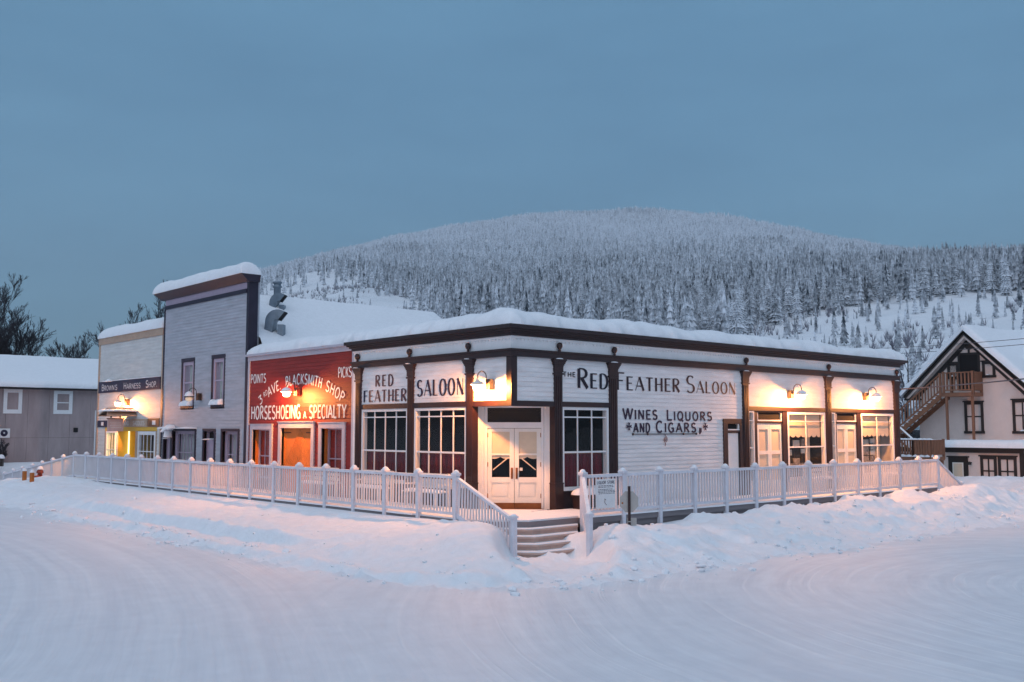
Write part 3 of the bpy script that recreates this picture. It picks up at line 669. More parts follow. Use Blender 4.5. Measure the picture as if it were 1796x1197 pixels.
boxes('roof', BS, FW, 'deck_wood', (.1, 7.4, 5.5, 5.6, 7.46, 14.5))
for (u0, u1, z1) in ((12.62, 14.25, 3.13), (7.9, 9.5, 3.17)):
    m = MB(); reveal(m, FL, u0 + .17, u1 - .17, DECK, z1 - .18, .3, 'red_door'); rv = m.build('window_reveal', BS)
    boxes('window_trim', rv, FL, 'pale_trim', (u0, u1, z1 - .18, z1, -.1, .045), (u0, u0 + .17, DECK, z1 - .18, -.1, .04), (u1 - .17, u1, DECK, z1 - .18, -.1, .04), (u0 - .02, u1 + .02, z1, z1 + .025, -.05, .07))
    FB = Frame((.25, 0, 0), (0, 1, 0), (-1, 0, 0))
    window(BS, FB, u0 + .17, u1 - .17, 1.2, z1 - .18, 3, [(2.0, .04)], fm='lilac_trim', fw=.05, back='sheer_curtain' if u0 > 10 else 'room_dark', backd=.35, depth=.05)
m = MB(); reveal(m, FL, 9.97, 11.98, DECK, 3.0, .12, 'pale_trim'); rv = m.build('door_reveal', BS)
boxes('door_trim', rv, FL, 'pale_trim', (9.79, 12.17, 3.0, 3.2, -.1, .05), (9.79, 9.97, DECK, 3.0, -.1, .045), (11.98, 12.17, DECK, 3.0, -.1, .045), (9.76, 12.2, 3.2, 3.23, -.05, .08))
for (a, c, sg) in ((9.97, 10.87, 1), (10.88, 11.98, -1)):
    m = MB(); m.box(FL, a, c, DECK, 3.0, -.16, -.10, 'red_door'); dl = m.build('plank_door', BS)
    m = MB()
    n = 13
    for i in range(-n, n):                        # diagonal boards
        zc = 1.9 + i * .13; h = (c - a) * 1.0
        z0, z1 = (zc - h / 2, zc + h / 2) if sg > 0 else (zc + h / 2, zc - h / 2)
        if min(z0, z1) > .9 and max(z0, z1) < 2.85: m.bar(FL(a + .08, z0, -.097), FL(c - .08, z1, -.097), .012, .1, 'red_door', up=(-1, 0, 0)) if False else m.hexa([FL(a + .08, z0, -.1), FL(c - .08, z1, -.1), FL(c - .08, z1 + .11, -.1), FL(a + .08, z0 + .11, -.1), FL(a + .08, z0 + .01, -.085), FL(c - .08, z1 + .01, -.085), FL(c - .08, z1 + .10, -.085), FL(a + .08, z0 + .10, -.085)], 'red_door')
    m.box(FL, a + .005, a + .08, DECK, 2.99, -.1, -.08, 'red_door'); m.box(FL, c - .08, c - .005, DECK, 2.99, -.1, -.08, 'red_door'); m.box(FL, a + .08, c - .08, 2.86, 2.99, -.1, -.08, 'red_door')
    m.build('boards', dl)
    boxes('strap_hinge', dl, FL, 'lamp_black', ((c - .5, c, 2.83, 2.86, -.08, -.07) if sg < 0 else (a, a + .5, 2.83, 2.86, -.08, -.07)))
def f4(b):
    N = 'letter_white'; k = dict(thick=.14, thin=.14, gap=.13, d=.006)
    text(b, FL, 'POINTS', 14.33, 13.2, 4.64, 4.95, N, **k); text(b, FL, 'PICKS', 8.38, 7.60, 4.63, 4.95, N, **k)
    text(b, FL, 'HORSESHOEING', 14.24, 10.74, 3.33, 3.78, N, thick=.15, thin=.15, gap=.13, d=.006); text(b, FL, 'A', 10.53, 10.34, 3.33, 3.56, N, thick=.2, thin=.2, d=.006)
    text(b, FL, 'SPECIALTY', 10.14, 7.88, 3.33, 3.75, N, thick=.15, thin=.15, gap=.13, d=.006)
    def on_arc(s, y0, y1, h, raise_=0):           # words along the arch; y runs down along reading
        Rr, yc, zc = 5.77, 10.87, -1.27
        ws = [GL[c][0] for c in s]; tot = sum(ws) + .16 * (len(s) - 1); a0, a1 = math.asin((yc - y0) / Rr), math.asin((yc - y1) / Rr); x = 0
        for i, c in enumerate(s):
            cw = ws[i] * (a1 - a0) / tot * Rr; th = a0 + (a1 - a0) * (x + ws[i] / 2) / tot
            cs, sn = math.cos(th * 1.1), math.sin(th * 1.1)
            py, pz = yc - Rr * math.sin(th), zc + Rr * math.cos(th) + raise_
            letter(b, c, lambda px, pyy, lay, py=py, pz=pz, cs=cs, sn=sn, cw=cw: FL(py - ((px - cw / 2) * cs + pyy * sn), pz - (px - cw / 2) * sn + pyy * cs, .006 + lay), cw, h, .15, .15, N)
            x += ws[i] + .16
    on_arc('3', 13.60, 13.38, .31, .02); on_arc('RD', 13.30, 13.03, .17, .14); on_arc('AVE.', 12.96, 12.12, .34); on_arc('BLACKSMITH', 11.74, 9.42, .34); on_arc('SHOP', 9.16, 8.12, .34)
lets('lettering', BS, f4, 'white words POINTS PICKS 3RD AVE. BLACKSMITH SHOP HORSESHOEING A SPECIALTY')
slab('roof_snow', BS, (-.13, 7.48, 5.70), (1, 0, 0), (0, 1, 0), 6, 7.05, .40, r=.6, jit=.16, lump=.09, seed=5)

# ------------------------------------------------------------------ tall grey false-front shop
GS = thing('false_front_shop', 'tall grey clapboard false-front shop with navy trim and a thick cap of snow', 'shop', (0, 18.4, 0))
gh = [(19.12, 20.42, 3.75, 5.8), (16.42, 17.62, 3.75, 5.8), (18.82, 22.02, DECK, 2.98), (17.09, 18.2, DECK, 2.98), (15.11, 16.61, DECK, 2.98)]
b = MB(); siding(b, FL, 14.76, 22.16, DECK, 8.05, gh, 'grey_siding')
b.box(FW, .35, .45, .1, 8.5, 14.66, 22.2, 'grey_siding')
b.box(FW, .45, 11.4, .1, 5.9, 14.62, 14.72, 'grey_siding'); b.box(FW, .45, 11.4, .1, 5.9, 22.1, 22.2, 'grey_siding')
b.build('wall', GS)
boxes('corner_board', GS, FL, 'navy_trim', (14.58, 14.76, .1, 8.66, -.34, .03)); boxes('corner_board', GS, FL, 'navy_trim', (22.16, 22.28, .1, 8.2, -.3, .03))
boxes('belt', GS, FL, 'navy_trim', (14.76, 22.16, 8.05, 8.2, -.1, .06)); boxes('frieze', GS, FL, 'lilac_trim', (14.76, 22.16, 8.2, 8.5, -.1, .02))
m = MB()
m.hexa([FL(14.50, 8.45, -.36), FL(22.45, 8.45, -.36), FL(22.45, 8.45, .10), FL(14.50, 8.45, .10), FL(14.46, 8.72, -.38), FL(22.5, 8.72, -.38), FL(22.5, 8.72, .42), FL(14.46, 8.72, .42)], 'navy_trim')
m.build('cornice', GS)
slab('cornice_snow', GS, (-.46, 14.46, 8.72), (1, 0, 0), (0, 1, 0), .86, 8.05, .5, r=.42, jit=.05, lump=.05, seed=9)
for (u0, u1) in ((19.12, 20.42), (16.42, 17.62)):
    w = window(GS, FL, u0 + .13, u1 - .13, 3.9, 5.7, 2, [(4.85, .06)], fm='lilac_trim', fw=.14, d=-.02, depth=.2, curtain=('sheer_curtain', 3.9, 5.6, False), back='room_dark', trim='navy_trim', tw=.13, sill='navy_trim')
    m = MB(); um = (u0 + u1) / 2
    for k in range(4): mound(m, FL(um + (k - 1.5) * .22, 3.9, .03), .2, .13, .2 + .05 * rnd.random(), seed=k + u0)
    m.build('sill_snow', w)
def gwin(u0, u1, kind):
    tr = boxes('opening_trim', GS, FL, 'navy_trim', (u0, u1, 2.88, 2.98, -.1, .05), (u0, u0 + .1, DECK, 2.88, -.1, .045), (u1 - .1, u1, DECK, 2.88, -.1, .045))
    m = MB(); reveal(m, FL, u0 + .1, u1 - .1, DECK, 2.88, .3, 'lilac_trim'); m.build('reveal', tr)
    FB = Frame((.16, 0, 0), (0, 1, 0), (-1, 0, 0))
    if kind == 'door':
        d = boxes('door', GS, FB, 'lilac_trim', (u0 + .1, u1 - .1, DECK, 2.55, -.05, 0)); boxes('door_panel', d, FB, 'lilac_trim', (u0 + .22, u1 - .22, 1.0, 2.4, 0, .015)); boxes('transom', d, FB, 'dark_inside', (u0 + .16, u1 - .16, 2.6, 2.82, -.05, -.03))
        m = MB(); mound(m, FB((u0 + u1) / 2, 2.55, .03), (u1 - u0) * .42, .06, .05); m.build('snow', d)
    else:
        window(GS, FB, u0 + .1, u1 - .1, 1.25, 2.88, kind, [(2.0, .04)], fm='lilac_trim', fw=.12, back='room_dark', backd=.5, depth=.08, curtain=('sheer_curtain', 1.3, 2.8, False))
        boxes('apron', tr, FB, 'lilac_trim', (u0 + .1, u1 - .1, DECK, 1.25, -.05, 0))
gwin(15.11, 16.61, 3); gwin(17.09, 18.2, 'door'); gwin(18.82, 21.16, 6); gwin(21.16, 22.02, 'door')
m = MB()
for k in range(9): mound(m, FL(18.9 + k * .37, 2.98, .07), .3, .12, .05 + .03 * math.sin(k))
for k in range(4): mound(m, FL(21.0 + k * .14, 2.95 - .04 * k, .12), .28, .2, .26 - .04 * abs(k - 1.5), seed=k)
mound(m, FL(21.2, 2.62, .14), .22, .14, .45, seed=3)
m.build('ledge_snow', GS)
# gable roof behind the false front
m = MB()
for (ya, yb) in ((14.45, 18.4), (22.35, 18.4)):
    za, zb = 5.95, 8.30
    m.hexa([Vector(p) for p in ((.45, ya, za - .1), (11.5, ya, za - .1), (11.5, yb, zb - .1), (.45, yb, zb - .1), (.45, ya, za), (11.5, ya, za), (11.5, yb, zb), (.45, yb, zb))], 'deck_wood')
m.build('roof', GS)
V = Vector((0, 3.95, 2.35))
slab('roof_snow', GS, (.42, 14.35, 5.97), (1, 0, 0), V, 11.2, V.length + .02, .24, r=.4, jit=.06, lump=.05, seed=12, sides=(0, 1, 1, 0), step=.3)
m = MB()
for i in range(46): m.box(FW, .5 + i * .24, .5 + i * .24 + .2, 8.36 + .02 * noise.noise(Vector((i * .7, 0, 0))), 8.44, 18.28 + .03 * noise.noise(Vector((i * .5, 2, 0))), 18.46, 'navy_trim') if i < 12 or i % 4 == 0 else None
m.build('ridge_cap', GS)
def hood(X, Y, Z, s, name='roof_vent'):
    """galvanised duct: legs rising from the roof, hood bent over with its mouth towards +x"""
    m = MB(); w = .62 * s; n = 12; prev = None; cx, cz, rr = X + .33 * s, Z + .62 * s, .34 * s
    def sec(p, t, hw):
        nx, nz_ = -t[1], t[0]
        return [VT(p[0] + nx * hw * q, e * w / 2, p[1] + nz_ * hw * q) for q, e in ((-1, -1), (1, -1), (1, 1), (-1, 1))]
    DX, DY = .70, -.714
    def VT(x, e, z): return Vector((X + (x - X) * DX - e * DY, Y + (x - X) * DY + e * DX, z))
    path = [((X - .02 * s, Z - .45 * s), (0, 1), .15 * s), ((X - .06 * s, Z + .2 * s), (0, 1), .2 * s)]
    for i in range(n + 1):
        a = R(180 - 128 * i / n); path.append(((cx + rr * math.cos(a), cz + rr * math.sin(a)), (math.sin(a), -math.cos(a)), (.20 + .05 * i / n) * s))
    for p, t, hw in path:
        c = sec(p, t, hw)
        if prev: m.add(prev + c, [(0, 1, 5, 4), (1, 2, 6, 5), (2, 3, 7, 6), (3, 0, 4, 7)], 'galvanised')
        prev = c
    o = m.build(name, GS); o['label'] = 'grey sheet metal roof vent with hooded mouth'
    t = path[-1]; k = MB(); c = sec((t[0][0] - t[1][0] * .03, t[0][1] - t[1][1] * .03), t[1], t[2] * .94); k.add(c, [(0, 1, 2, 3)], 'dark_inside'); k.build('mouth', o)
    k = MB(); k.hexa([VT(X + x * s, e * w * .32, Z + z * s) for z in (-.75, .5) for x, e in ((.34, -1), (.62, -1), (.62, 1), (.34, 1))], 'galvanised'); k.build('leg', o)
    k = MB(); mound(k, VT(X + .33 * s, 0, Z + 1.15 * s), .25 * s, .25 * s, .08 * s); k.build('snow', o)
hood(1.25, 15.2, 6.55, .82); hood(2.5, 17.3, 7.66, .70)
m = MB(); m.lathe((3.0, 18.0, 8.1), [(.15, 0), (.15, .75), (.19, .76), (.19, .84), (.15, .85), (.15, .93), (.2, .94), (.2, 1.0), (.02, 1.06)], 'galvanised', 14); m.build('flue_pipe', GS)

# ------------------------------------------------------------------ harness shop
HS = thing('harness_shop', 'cream clapboard harness shop with tan trim, navy name board and yellow lit entry', 'shop', (0, 26, 0))
b = MB(); siding(b, FL, 22.4, 29.72, DECK, 7.0, [(22.7, 28.75, DECK, 2.95)], 'cream_siding', pitch=.14)
b.box(FW, .1, .25, 2.95, 7.2, 22.3, 29.8, 'cream_siding'); b.box(FW, .9, 1.0, .1, 3.0, 22.3, 29.8, 'yellow_paint'); b.box(FW, .3, 9, .1, 5.6, 29.65, 29.78, 'cream_siding'); b.box(FW, .3, 9, .1, 5.6, 22.3, 22.4, 'cream_siding')
b.build('wall', HS)
boxes('trim', HS, FL, 'tan_trim', (29.72, 29.9, .1, 7.0, -.25, .03), (22.28, 22.4, .1, 7.0, -.2, .03), (22.28, 29.9, 7.0, 7.3, -.25, .06))
boxes('roof', HS, FW, 'deck_wood', (.2, 9, 5.6, 5.7, 22.3, 29.9), (.0, .3, 7.2, 7.28, 22.3, 29.88))
slab('parapet_snow', HS, (-.12, 22.3, 7.3), (1, 0, 0), (0, 1, 0), 1.0, 7.62, .62, r=.8, jit=.06, lump=.04, seed=15)
nb = boxes('name_board', HS, FL, 'sign_navy', (22.45, 29.70, 4.67, 5.20, .0, .06))
def f5(b):
    k = dict(thick=.17, thin=.13, gap=.12, d=.064)
    text(b, FL, "BROWN'S", 29.25, 27.3, 4.78, 5.0, 'letter_white', first=1.25, **k); text(b, FL, 'HARNESS', 26.5, 24.55, 4.78, 5.0, 'letter_white', first=1.3, **k); text(b, FL, 'SHOP.', 23.95, 22.75, 4.78, 5.0, 'letter_white', first=1.35, **k)
lets('lettering', nb, f5, "white words BROWN'S HARNESS SHOP.")
m = MB()
for k in range(7): mound(m, FL(28.0 + k * .1, 5.18 + (.0), .08), .16, .07, .14 - .03 * abs(k - 3), seed=k)
for k in range(22): mound(m, FL(22.6 + k * .3, 5.2, .04), .17, .05, .02 + .03 * rnd.random(), seed=k)
m.build('snow', nb)
lb = boxes('lower_board', HS, FL, 'tan_trim', (23.75, 28.4, 3.05, 3.40, .0, .05)); boxes('end_board', lb, FL, 'stain_wood', (22.45, 23.65, 3.06, 3.42, .0, .05), label='brown end board with a pale square'); boxes('dark_end_board', lb, FL, 'sign_navy', (28.45, 29.7, 3.05, 3.36, 0, .05), label='dark end board with a pale square')
boxes('pale_square', lb, FL, 'letter_white', (22.8, 23.15, 3.14, 3.33, .05, .056), (28.9, 29.2, 3.12, 3.29, .05, .056))
def f6(b):
    text(b, FL, 'AND', 26.35, 25.75, 3.13, 3.31, 'letter_white', .17, .14, gap=.12, d=.055); text(b, FL, 'SADDLES', 25.3, 24.0, 3.13, 3.31, 'letter_white', .17, .14, gap=.12, d=.055)
lets('lettering', lb, f6, 'white words AND SADDLES')
boxes('fascia', HS, FL, 'yellow_paint', (22.7, 28.75, 2.88, 3.05, -.3, .02))
boxes('entry_wall', HS, FW, 'yellow_paint', (.05, .9, DECK, 2.9, 27.22, 27.28)); boxes('entry_wall', HS, FW, 'yellow_paint', (.05, .9, DECK, 2.9, 24.9, 24.96)); boxes('entry_ceiling', HS, FW, 'yellow_paint', (.0, .9, 2.86, 2.9, 24.9, 27.3))
for q in ((24.80, 25.02, DECK, 2.88, -.12, .03), (28.6, 28.75, DECK, 2.88, -.12, .03), (22.7, 22.8, DECK, 2.88, -.12, .03)): boxes('entry_post', HS, FL, 'tan_trim', q)
window(HS, FL, 27.25, 28.6, 1.2, 2.86, 4, [(2.0, .03)], fm='white_paint', fw=.08, back='lit_room', backd=.5, depth=.1)
window(HS, FL, 22.82, 24.78, 1.2, 2.86, 4, [(1.98, .04)], fm='white_paint', fw=.16, back='room_dark', backd=.6, depth=.1)
boxes('apron', HS, FL, 'white_paint', (27.25, 28.6, DECK, 1.2, -.1, .0), (22.8, 24.8, DECK, 1.2, -.1, .0))
FE = Frame((.86, 0, 0), (0, 1, 0), (-1, 0, 0))
dd = boxes('shop_door', HS, FE, 'yellow_paint', (25.2, 25.36, DECK, 2.8, -.05, .0), (26.14, 26.3, DECK, 2.8, -.05, .0), (25.36, 26.14, 2.65, 2.8, -.05, 0), (25.36, 26.14, DECK, 1.1, -.05, 0))
m = MB(); m.quad(FE(25.36, 1.1, -.02), FE(26.14, 1.1, -.02), FE(26.14, 2.65, -.02), FE(25.36, 2.65, -.02), 'glass'); m.build('pane', dd)
boxes('room_backing', dd, FE, 'lit_room', (25.36, 26.14, 1.0, 2.7, -.031, -.03)); boxes('notice', dd, FE, 'paper', (25.5, 25.8, 2.25, 2.5, -.012, -.008))

# ------------------------------------------------------------------ plywood-clad building across the cross street
PB = thing('plywood_building', 'two-storey weathered plywood-clad building with snowy roof and two white framed windows', 'building', (0, 46, 0))
FP = Frame((0, 44.5, 0), (1, 0, 0), (0, -1, 0))
b = MB(); r3 = random.Random(3)
x = -16.0
while x < 12:
    w = 1.22; b.box(FP, x, x + w - .012, -.5, 2.42, -.05, .012 * r3.random(), 'ply_wall'); b.box(FP, x, x + w - .012, 2.43, 5.45, -.05, .012 * r3.random(), 'ply_wall')
    if r3.random() < .5: b.box(FP, x + .55, x + .58, -.5, 2.4, .012, .022, 'ply_wall')
    x += w
b.box(FP, -16, 12, -.5, 5.45, -.3, -.055, 'bark_dark'); b.box(FW, -16, -15.8, -.5, 5.5, 44.8, 56.5, 'ply_wall'); b.box(FW, 11.8, 12, -.5, 5.5, 44.8, 56.5, 'ply_wall')
b.build('wall', PB)
m = MB()
for ya, yb in ((44.0, 50.5), (57.0, 50.5)): m.hexa([Vector(p) for p in ((-16.5, ya, 5.3), (12.5, ya, 5.3), (12.5, yb, 7.3), (-16.5, yb, 7.3), (-16.5, ya, 5.45), (12.5, ya, 5.45), (12.5, yb, 7.45), (-16.5, yb, 7.45))], 'bark_dark')
m.build('roof', PB)
V = Vector((0, 6.5, 2.0)); slab('roof_snow', PB, (-16.6, 43.9, 5.42), (1, 0, 0), V, 29.2, V.length, .32, r=.45, jit=.06, lump=.03, seed=21, sides=(1, 1, 1, 0), step=.4)
for u0, u1, z0, z1, c in ((-.30, .72, 3.86, 5.3, 1), (2.52, 3.62, 3.86, 5.28, 1)):
    w = window(PB, FP, u0, u1, z0, z1, c, [(4.55, .06)], fm='white_paint', fw=.2, d=.06, depth=.05, back='dark_inside', backd=.2)
boxes('wall_vent', PB, FP, 'dark_inside', (3.75, 4.0, 2.75, 3.02, 0, .06))
boxes('downpipe', PB, FP, 'white_paint', (5.0, 5.06, .5, 4.1, .02, .08))
sg = thing('wall_sign', 'pale sign board with a dark blue oval and a framed strip on the plywood wall', 'sign', (0, 44.4, 2.7))
boxes('oval_board', sg, FP, 'sign_white', (-.55, .12, 2.43, 2.98, .03, .07)); m = MB(); m.lathe(FP(-.2, 2.71, .07), [(0, .012), (.2, .01), (.2, 0)], 'sign_navy', 20, ax=(0, -1, 0)); m.lathe(FP(-.2, 2.71, .082), [(0, .004), (.05, .003), (.05, 0)], 'sign_white', 10, ax=(0, -1, 0)); m.build('oval', sg)
boxes('strip_board', sg, FP, 'navy_trim', (-2.6, -.57, 2.46, 2.94, .03, .07)); boxes('strip_panel', sg, FP, 'lilac_trim', (-2.5, -.62, 2.58, 2.84, .07, .08))

# ------------------------------------------------------------------ gabled house beyond the alley
GH = thing('gabled_house', 'pink-lit stucco house with dark trimmed gable, snowy roof and flat-roofed annex', 'house', (31, 1.5, 0))
FH = Frame((31, 0, 0), (0, 1, 0), (-1, 0, 0)); FA = Frame((29, 0, 0), (0, 1, 0), (-1, 0, 0))
b = MB()
b.add([FH(4.05, 0, 0), FH(4.05, 4.7, 0), FH(1.51, 7.2, 0), FH(-1.05, 4.7, 0), FH(-1.05, 0, 0)], [(0, 1, 2, 3, 4)], 'stucco')
b.box(FW, 31.01, 37.9, 0, 4.8, 3.95, 4.05, 'stucco'); b.box(FW, 31.01, 33.5, 0, 4.7, -1.05, -.95, 'stucco'); b.box(FW, 33.6, 43, 0, 6.0, 4.1, 4.3, 'stucco'); b.box(FW, 33.4, 33.6, 0, 6.1, -14, -1.05, 'stucco'); b.box(FW, 33.4, 33.6, 0, 6.1, 4.05, 4.3, 'stucco')
b.box(FW, 29.0, 31.0, -.3, 2.02, 5.5, 5.6, 'stucco'); b.box(FW, 29.0, 29.1, -.3, 2.02, -1.55, 5.6, 'stucco'); b.box(FW, 29.1, 31, -.3, 2.02, -1.6, -1.5, 'grey_siding')
b.build('wall', GH)
def rakes(F, ap, el, er, w, d0, d1, b, mat):
    for e in (el, er):
        A, E = Vector(ap), Vector(e); t = (E - A).normalized(); n = Vector((-t.y, t.x)); n = n if n.y < 0 else -n
        q = [A, E, E + n * w, A + Vector((0, -w / abs(n.y) if abs(n.y) > .1 else -w))]
        b.hexa([F(p.x, p.y, d0) for p in q] + [F(p.x, p.y, d1) for p in q], mat)
m = MB(); rakes(FH, (1.51, 7.62), (4.6, 4.55), (-1.58, 4.55), .12, .42, .50, m, 'black_trim'); rakes(FH, (1.51, 7.28), (4.25, 4.5), (-1.23, 4.5), .17, .0, .06, m, 'black_trim'); rakes(FH, (1.51, 7.45), (4.5, 4.48), (-1.48, 4.48), .10, .05, .42, m, 'stucco'); m.build('bargeboard', GH)
m = MB()
for ye in (4.6, -1.58): m.hexa([Vector(p) for p in ((30.5, ye, 4.48), (38.5, ye, 4.48), (38.5, 1.51, 7.54), (30.5, 1.51, 7.54), (30.5, ye, 4.6), (38.5, ye, 4.6), (38.5, 1.51, 7.66), (30.5, 1.51, 7.66))], 'black_trim')
m.hexa([Vector(p) for p in ((32.9, 4.75, 6.05), (32.9, -14, 6.05), (38, -14, 7.9), (38, 4.75, 7.9), (32.9, 4.75, 6.15), (32.9, -14, 6.15), (38, -14, 8.0), (38, 4.75, 8.0))], 'black_trim')
m.hexa([Vector(p) for p in ((43, 4.75, 6.05), (43, -14, 6.05), (38.01, -14, 7.9), (38.01, 4.75, 7.9), (43, 4.75, 6.15), (43, -14, 6.15), (38.01, -14, 8.0), (38.01, 4.75, 8.0))], 'black_trim')
m.box(FH, 3.9, 4.6, 4.38, 4.46, .0, .45, 'black_trim'); m.build('roof', GH)
for ye, sd in ((4.72, 31), (-1.70, 32)):
    V = Vector((0, 1.51 - ye, 7.66 - 4.55)); slab('roof_snow', GH, (30.42, ye, 4.58), (1, 0, 0), V, 8.2, V.length + .12, .30, r=.4, jit=.06, lump=.04, seed=sd, sides=(1, 0, 1, 0), step=.25)
V = Vector((5.2, 0, 1.9)); slab('roof_snow', GH, (32.8, 4.8, 6.12), (0, -1, 0), V, 19, V.length, .22, r=.3, jit=.05, lump=.03, seed=33, sides=(1, 0, 1, 0), step=.4)
def hwin(F, u0, u1, z0, z1, name='window', glaz='cream_blind', cols=2, bars=(.5,)):
    w = boxes(name, GH, F, 'black_trim', (u0, u1, z1 - .12, z1, -.05, .05), (u0 - .05, u1 + .05, z1, z1 + .06, -.05, .1), (u0, u0 + .12, z0, z1 - .12, -.05, .05), (u1 - .12, u1, z0, z1 - .12, -.05, .05), (u0 - .03, u1 + .03, z0 - .12, z0, -.05, .1))
    m = MB(); m.quad(F(u0 + .12, z0, -.0), F(u1 - .12, z0, -.0), F(u1 - .12, z1 - .12, -.0), F(u0 + .12, z1 - .12, -.0), 'glass'); m.build('pane', w)
    m = MB(); m.quad(F(u0 + .05, z0, -.08), F(u1 - .05, z0, -.08), F(u1 - .05, z1 - .05, -.08), F(u0 + .05, z1 - .05, -.08), glaz); m.build('room_backing', w)
    m = MB(); um = (u0 + u1) / 2
    if cols == 2: m.box(F, um - .03, um + .03, z0, z1 - .12, -.02, .03, 'black_trim')
    for q in bars: m.box(F, u0 + .12, u1 - .12, z0 + (z1 - z0) * q - .03, z0 + (z1 - z0) * q + .03, -.02, .028, 'black_trim')
    m.build('muntin', w)
    m = MB(); mound(m, F(um, z0, .05), (u1 - u0) * .42, .06, .07); m.build('snow', w)
b = MB(); b.box(FH, -.5, .5, 0, .1, 0, .1, 'stucco')
hwin(FH, .91, 1.80, 2.86, 4.24); hwin(FH, -1.32, -.42, 2.86, 4.30); hwin(FH, .28, .88, 5.5, 6.15, glaz='lilac_trim', cols=1, bars=()); hwin(FH, 2.0, 2.55, 5.5, 6.15, glaz='dark_inside', cols=1, bars=())
boxes('balcony_door', GH, FH, 'dark_inside', (1.08, 1.92, 4.8, 6.52, -.02, .03)); boxes('door_trim', GH, FH, 'black_trim', (.98, 1.08, 4.8, 6.62, 0, .06), (1.92, 2.02, 4.8, 6.62, 0, .06), (1.08, 1.92, 6.52, 6.62, 0, .06))
m = MB(); m.lathe(FH(1.47, 6.98, .02), [(0, .1), (.12, .09), (.2, .05), (.22, 0)], 'black_trim', 16, ax=(-1, 0, 0)); m.bar(FH(1.47, 6.8, .06), FH(1.47, 6.62, .06), .08, .06, 'black_trim'); m.build('gable_ornament', GH)
# annex trim and openings
boxes('annex_trim', GH, FA, 'black_trim', (-1.62, 5.6, 1.88, 2.04, 0, .12), (-1.7, 5.6, 2.042, 2.12, -.1, .25), (-1.62, -1.42, -.3, 1.88, -.12, .05))
boxes('annex_roof', GH, FW, 'black_trim', (28.8, 31, 2.02, 2.1, -1.68, 5.6))
slab('annex_snow', GH, (28.7, -1.75, 2.11), (1, 0, 0), (0, 1, 0), 2.35, 7.4, .36, r=.45, jit=.07, lump=.05, seed=35, sides=(1, 0, 1, 1))
hwin(FA, -.42, .30, .42, 1.72); hwin(FA, -1.28, -.48, .42, 1.72)
d = boxes('annex_door', GH, FA, 'black_trim', (.86, 1.76, -.2, 1.66, -.02, .05), (.8, 1.82, 1.66, 1.72, 0, .1)); boxes('door_window', d, FA, 'enamel', (1.06, 1.56, .55, 1.42, .05, .07)); boxes('window_backing', d, FA, 'cream_blind', (1.11, 1.51, .62, 1.37, .07, .076))
m = MB(); m.tube([FA(.72, 1.42, 0), FA(.72, 1.45, .2)], .03, 'lamp_black', 8); m.lathe(FA(.72, 1.33, .22), [(.03, .14), (.09, .08), (.09, 0)], 'lamp_black', 10); m.build('porch_lamp', GH)

# outside stair and balcony of the house
HSR = thing('outside_stair', 'snow-dusted brown wooden stair climbing to a balcony under the gable', 'stair', (30.4, 3, 0))
def railing(b, P, Q, h, n, mat, low=.12, w=.05, post=True):
    P, Q = Vector(P), Vector(Q); up = Vector((0, 0, 1))
    b.bar(P + up * h, Q + up * h, .11, .05, mat); b.bar(P + up * low, Q + up * low, .06, .06, mat)
    for i in range(1, n):
        p = P.lerp(Q, i / n); b.bar(p + up * low, p + up * (h - .02), w, w, mat, up=(1, 0, 0))
    if post:
        for p in (P, Q): b.bar(p - up * .1, p + up * (h + .06), .1, .1, mat, up=(1, 0, 0))
X0 = 29.95
boxes('balcony_floor', HSR, FH, 'stair_wood', (.88, 2.4, 4.5, 4.68, .02, 1.1))
one('balcony_rail', HSR, lambda b: (railing(b, (X0, .92, 4.68), (X0, 2.3, 4.68), .95, 8, 'stair_wood', w=.07), railing(b, (X0 + .05, .92, 4.68), (30.9, .92, 4.68), .95, 6, 'stair_wood', w=.12), railing(b, (X0 + 1, 2.36, 4.68), (30.9, 2.36, 4.68), .95, 3, 'stair_wood')))
one('post', HSR, lambda b: b.bar((X0 + .05, .98, 1.9), (X0 + .05, .98, 4.5), .1, .1, 'stair_wood', up=(1, 0, 0))); one('post', HSR, lambda b: b.bar((X0 + .05, 2.2, 1.9), (X0 + .05, 2.2, 4.5), .1, .1, 'stair_wood', up=(1, 0, 0)))
A, Bq = Vector((X0, 2.45, 4.6)), Vector((X0, 5.0, 2.55))
one('stringer', HSR, lambda b: (b.bar(A, Bq, .06, .26, 'stain_wood', up=(1, 0, 0)) if False else b.hexa([A + Vector((x, 0, z)) for x, z in ((0, -.2), (.06, -.2))] + [Bq + Vector((x, 0, z)) for x, z in ((.06, -.2), (0, -.2))] + [A + Vector((x, 0, .08)) for x in (0, .06)] + [Bq + Vector((x, 0, .08)) for x in (.06, 0)], 'stain_wood'),
    b.hexa([A + Vector((x, 0, z)) for x, z in ((.9, -.2), (.96, -.2))] + [Bq + Vector((x, 0, z)) for x, z in ((.96, -.2), (.9, -.2))] + [A + Vector((x, 0, .08)) for x in (.9, .96)] + [Bq + Vector((x, 0, .08)) for x in (.96, .9)], 'stain_wood')))
for i in range(11):
    p = A.lerp(Bq, (i + .5) / 11)
    o = boxes('tread', HSR, FW, 'stair_wood', (p.x - .02, p.x + .94, p.z + .03, p.z + .08, p.y - .15, p.y + .14))
    m = MB(); mound(m, (p.x + .15, p.y, p.z + .08), .2, .13, .1, seed=i); mound(m, (p.x + .6, p.y, p.z + .08), .3, .13, .09, seed=i + .5); m.build('snow', o)
one('stair_rail', HSR, lambda b: railing(b, A + Vector((-.03, 0, .02)), Bq + Vector((-.03, 0, .02)), .95, 17, 'stair_wood', low=.18))
boxes('landing', HSR, FW, 'stair_wood', (29.7, 30.95, 2.36, 2.5, 5.0, 6.2))
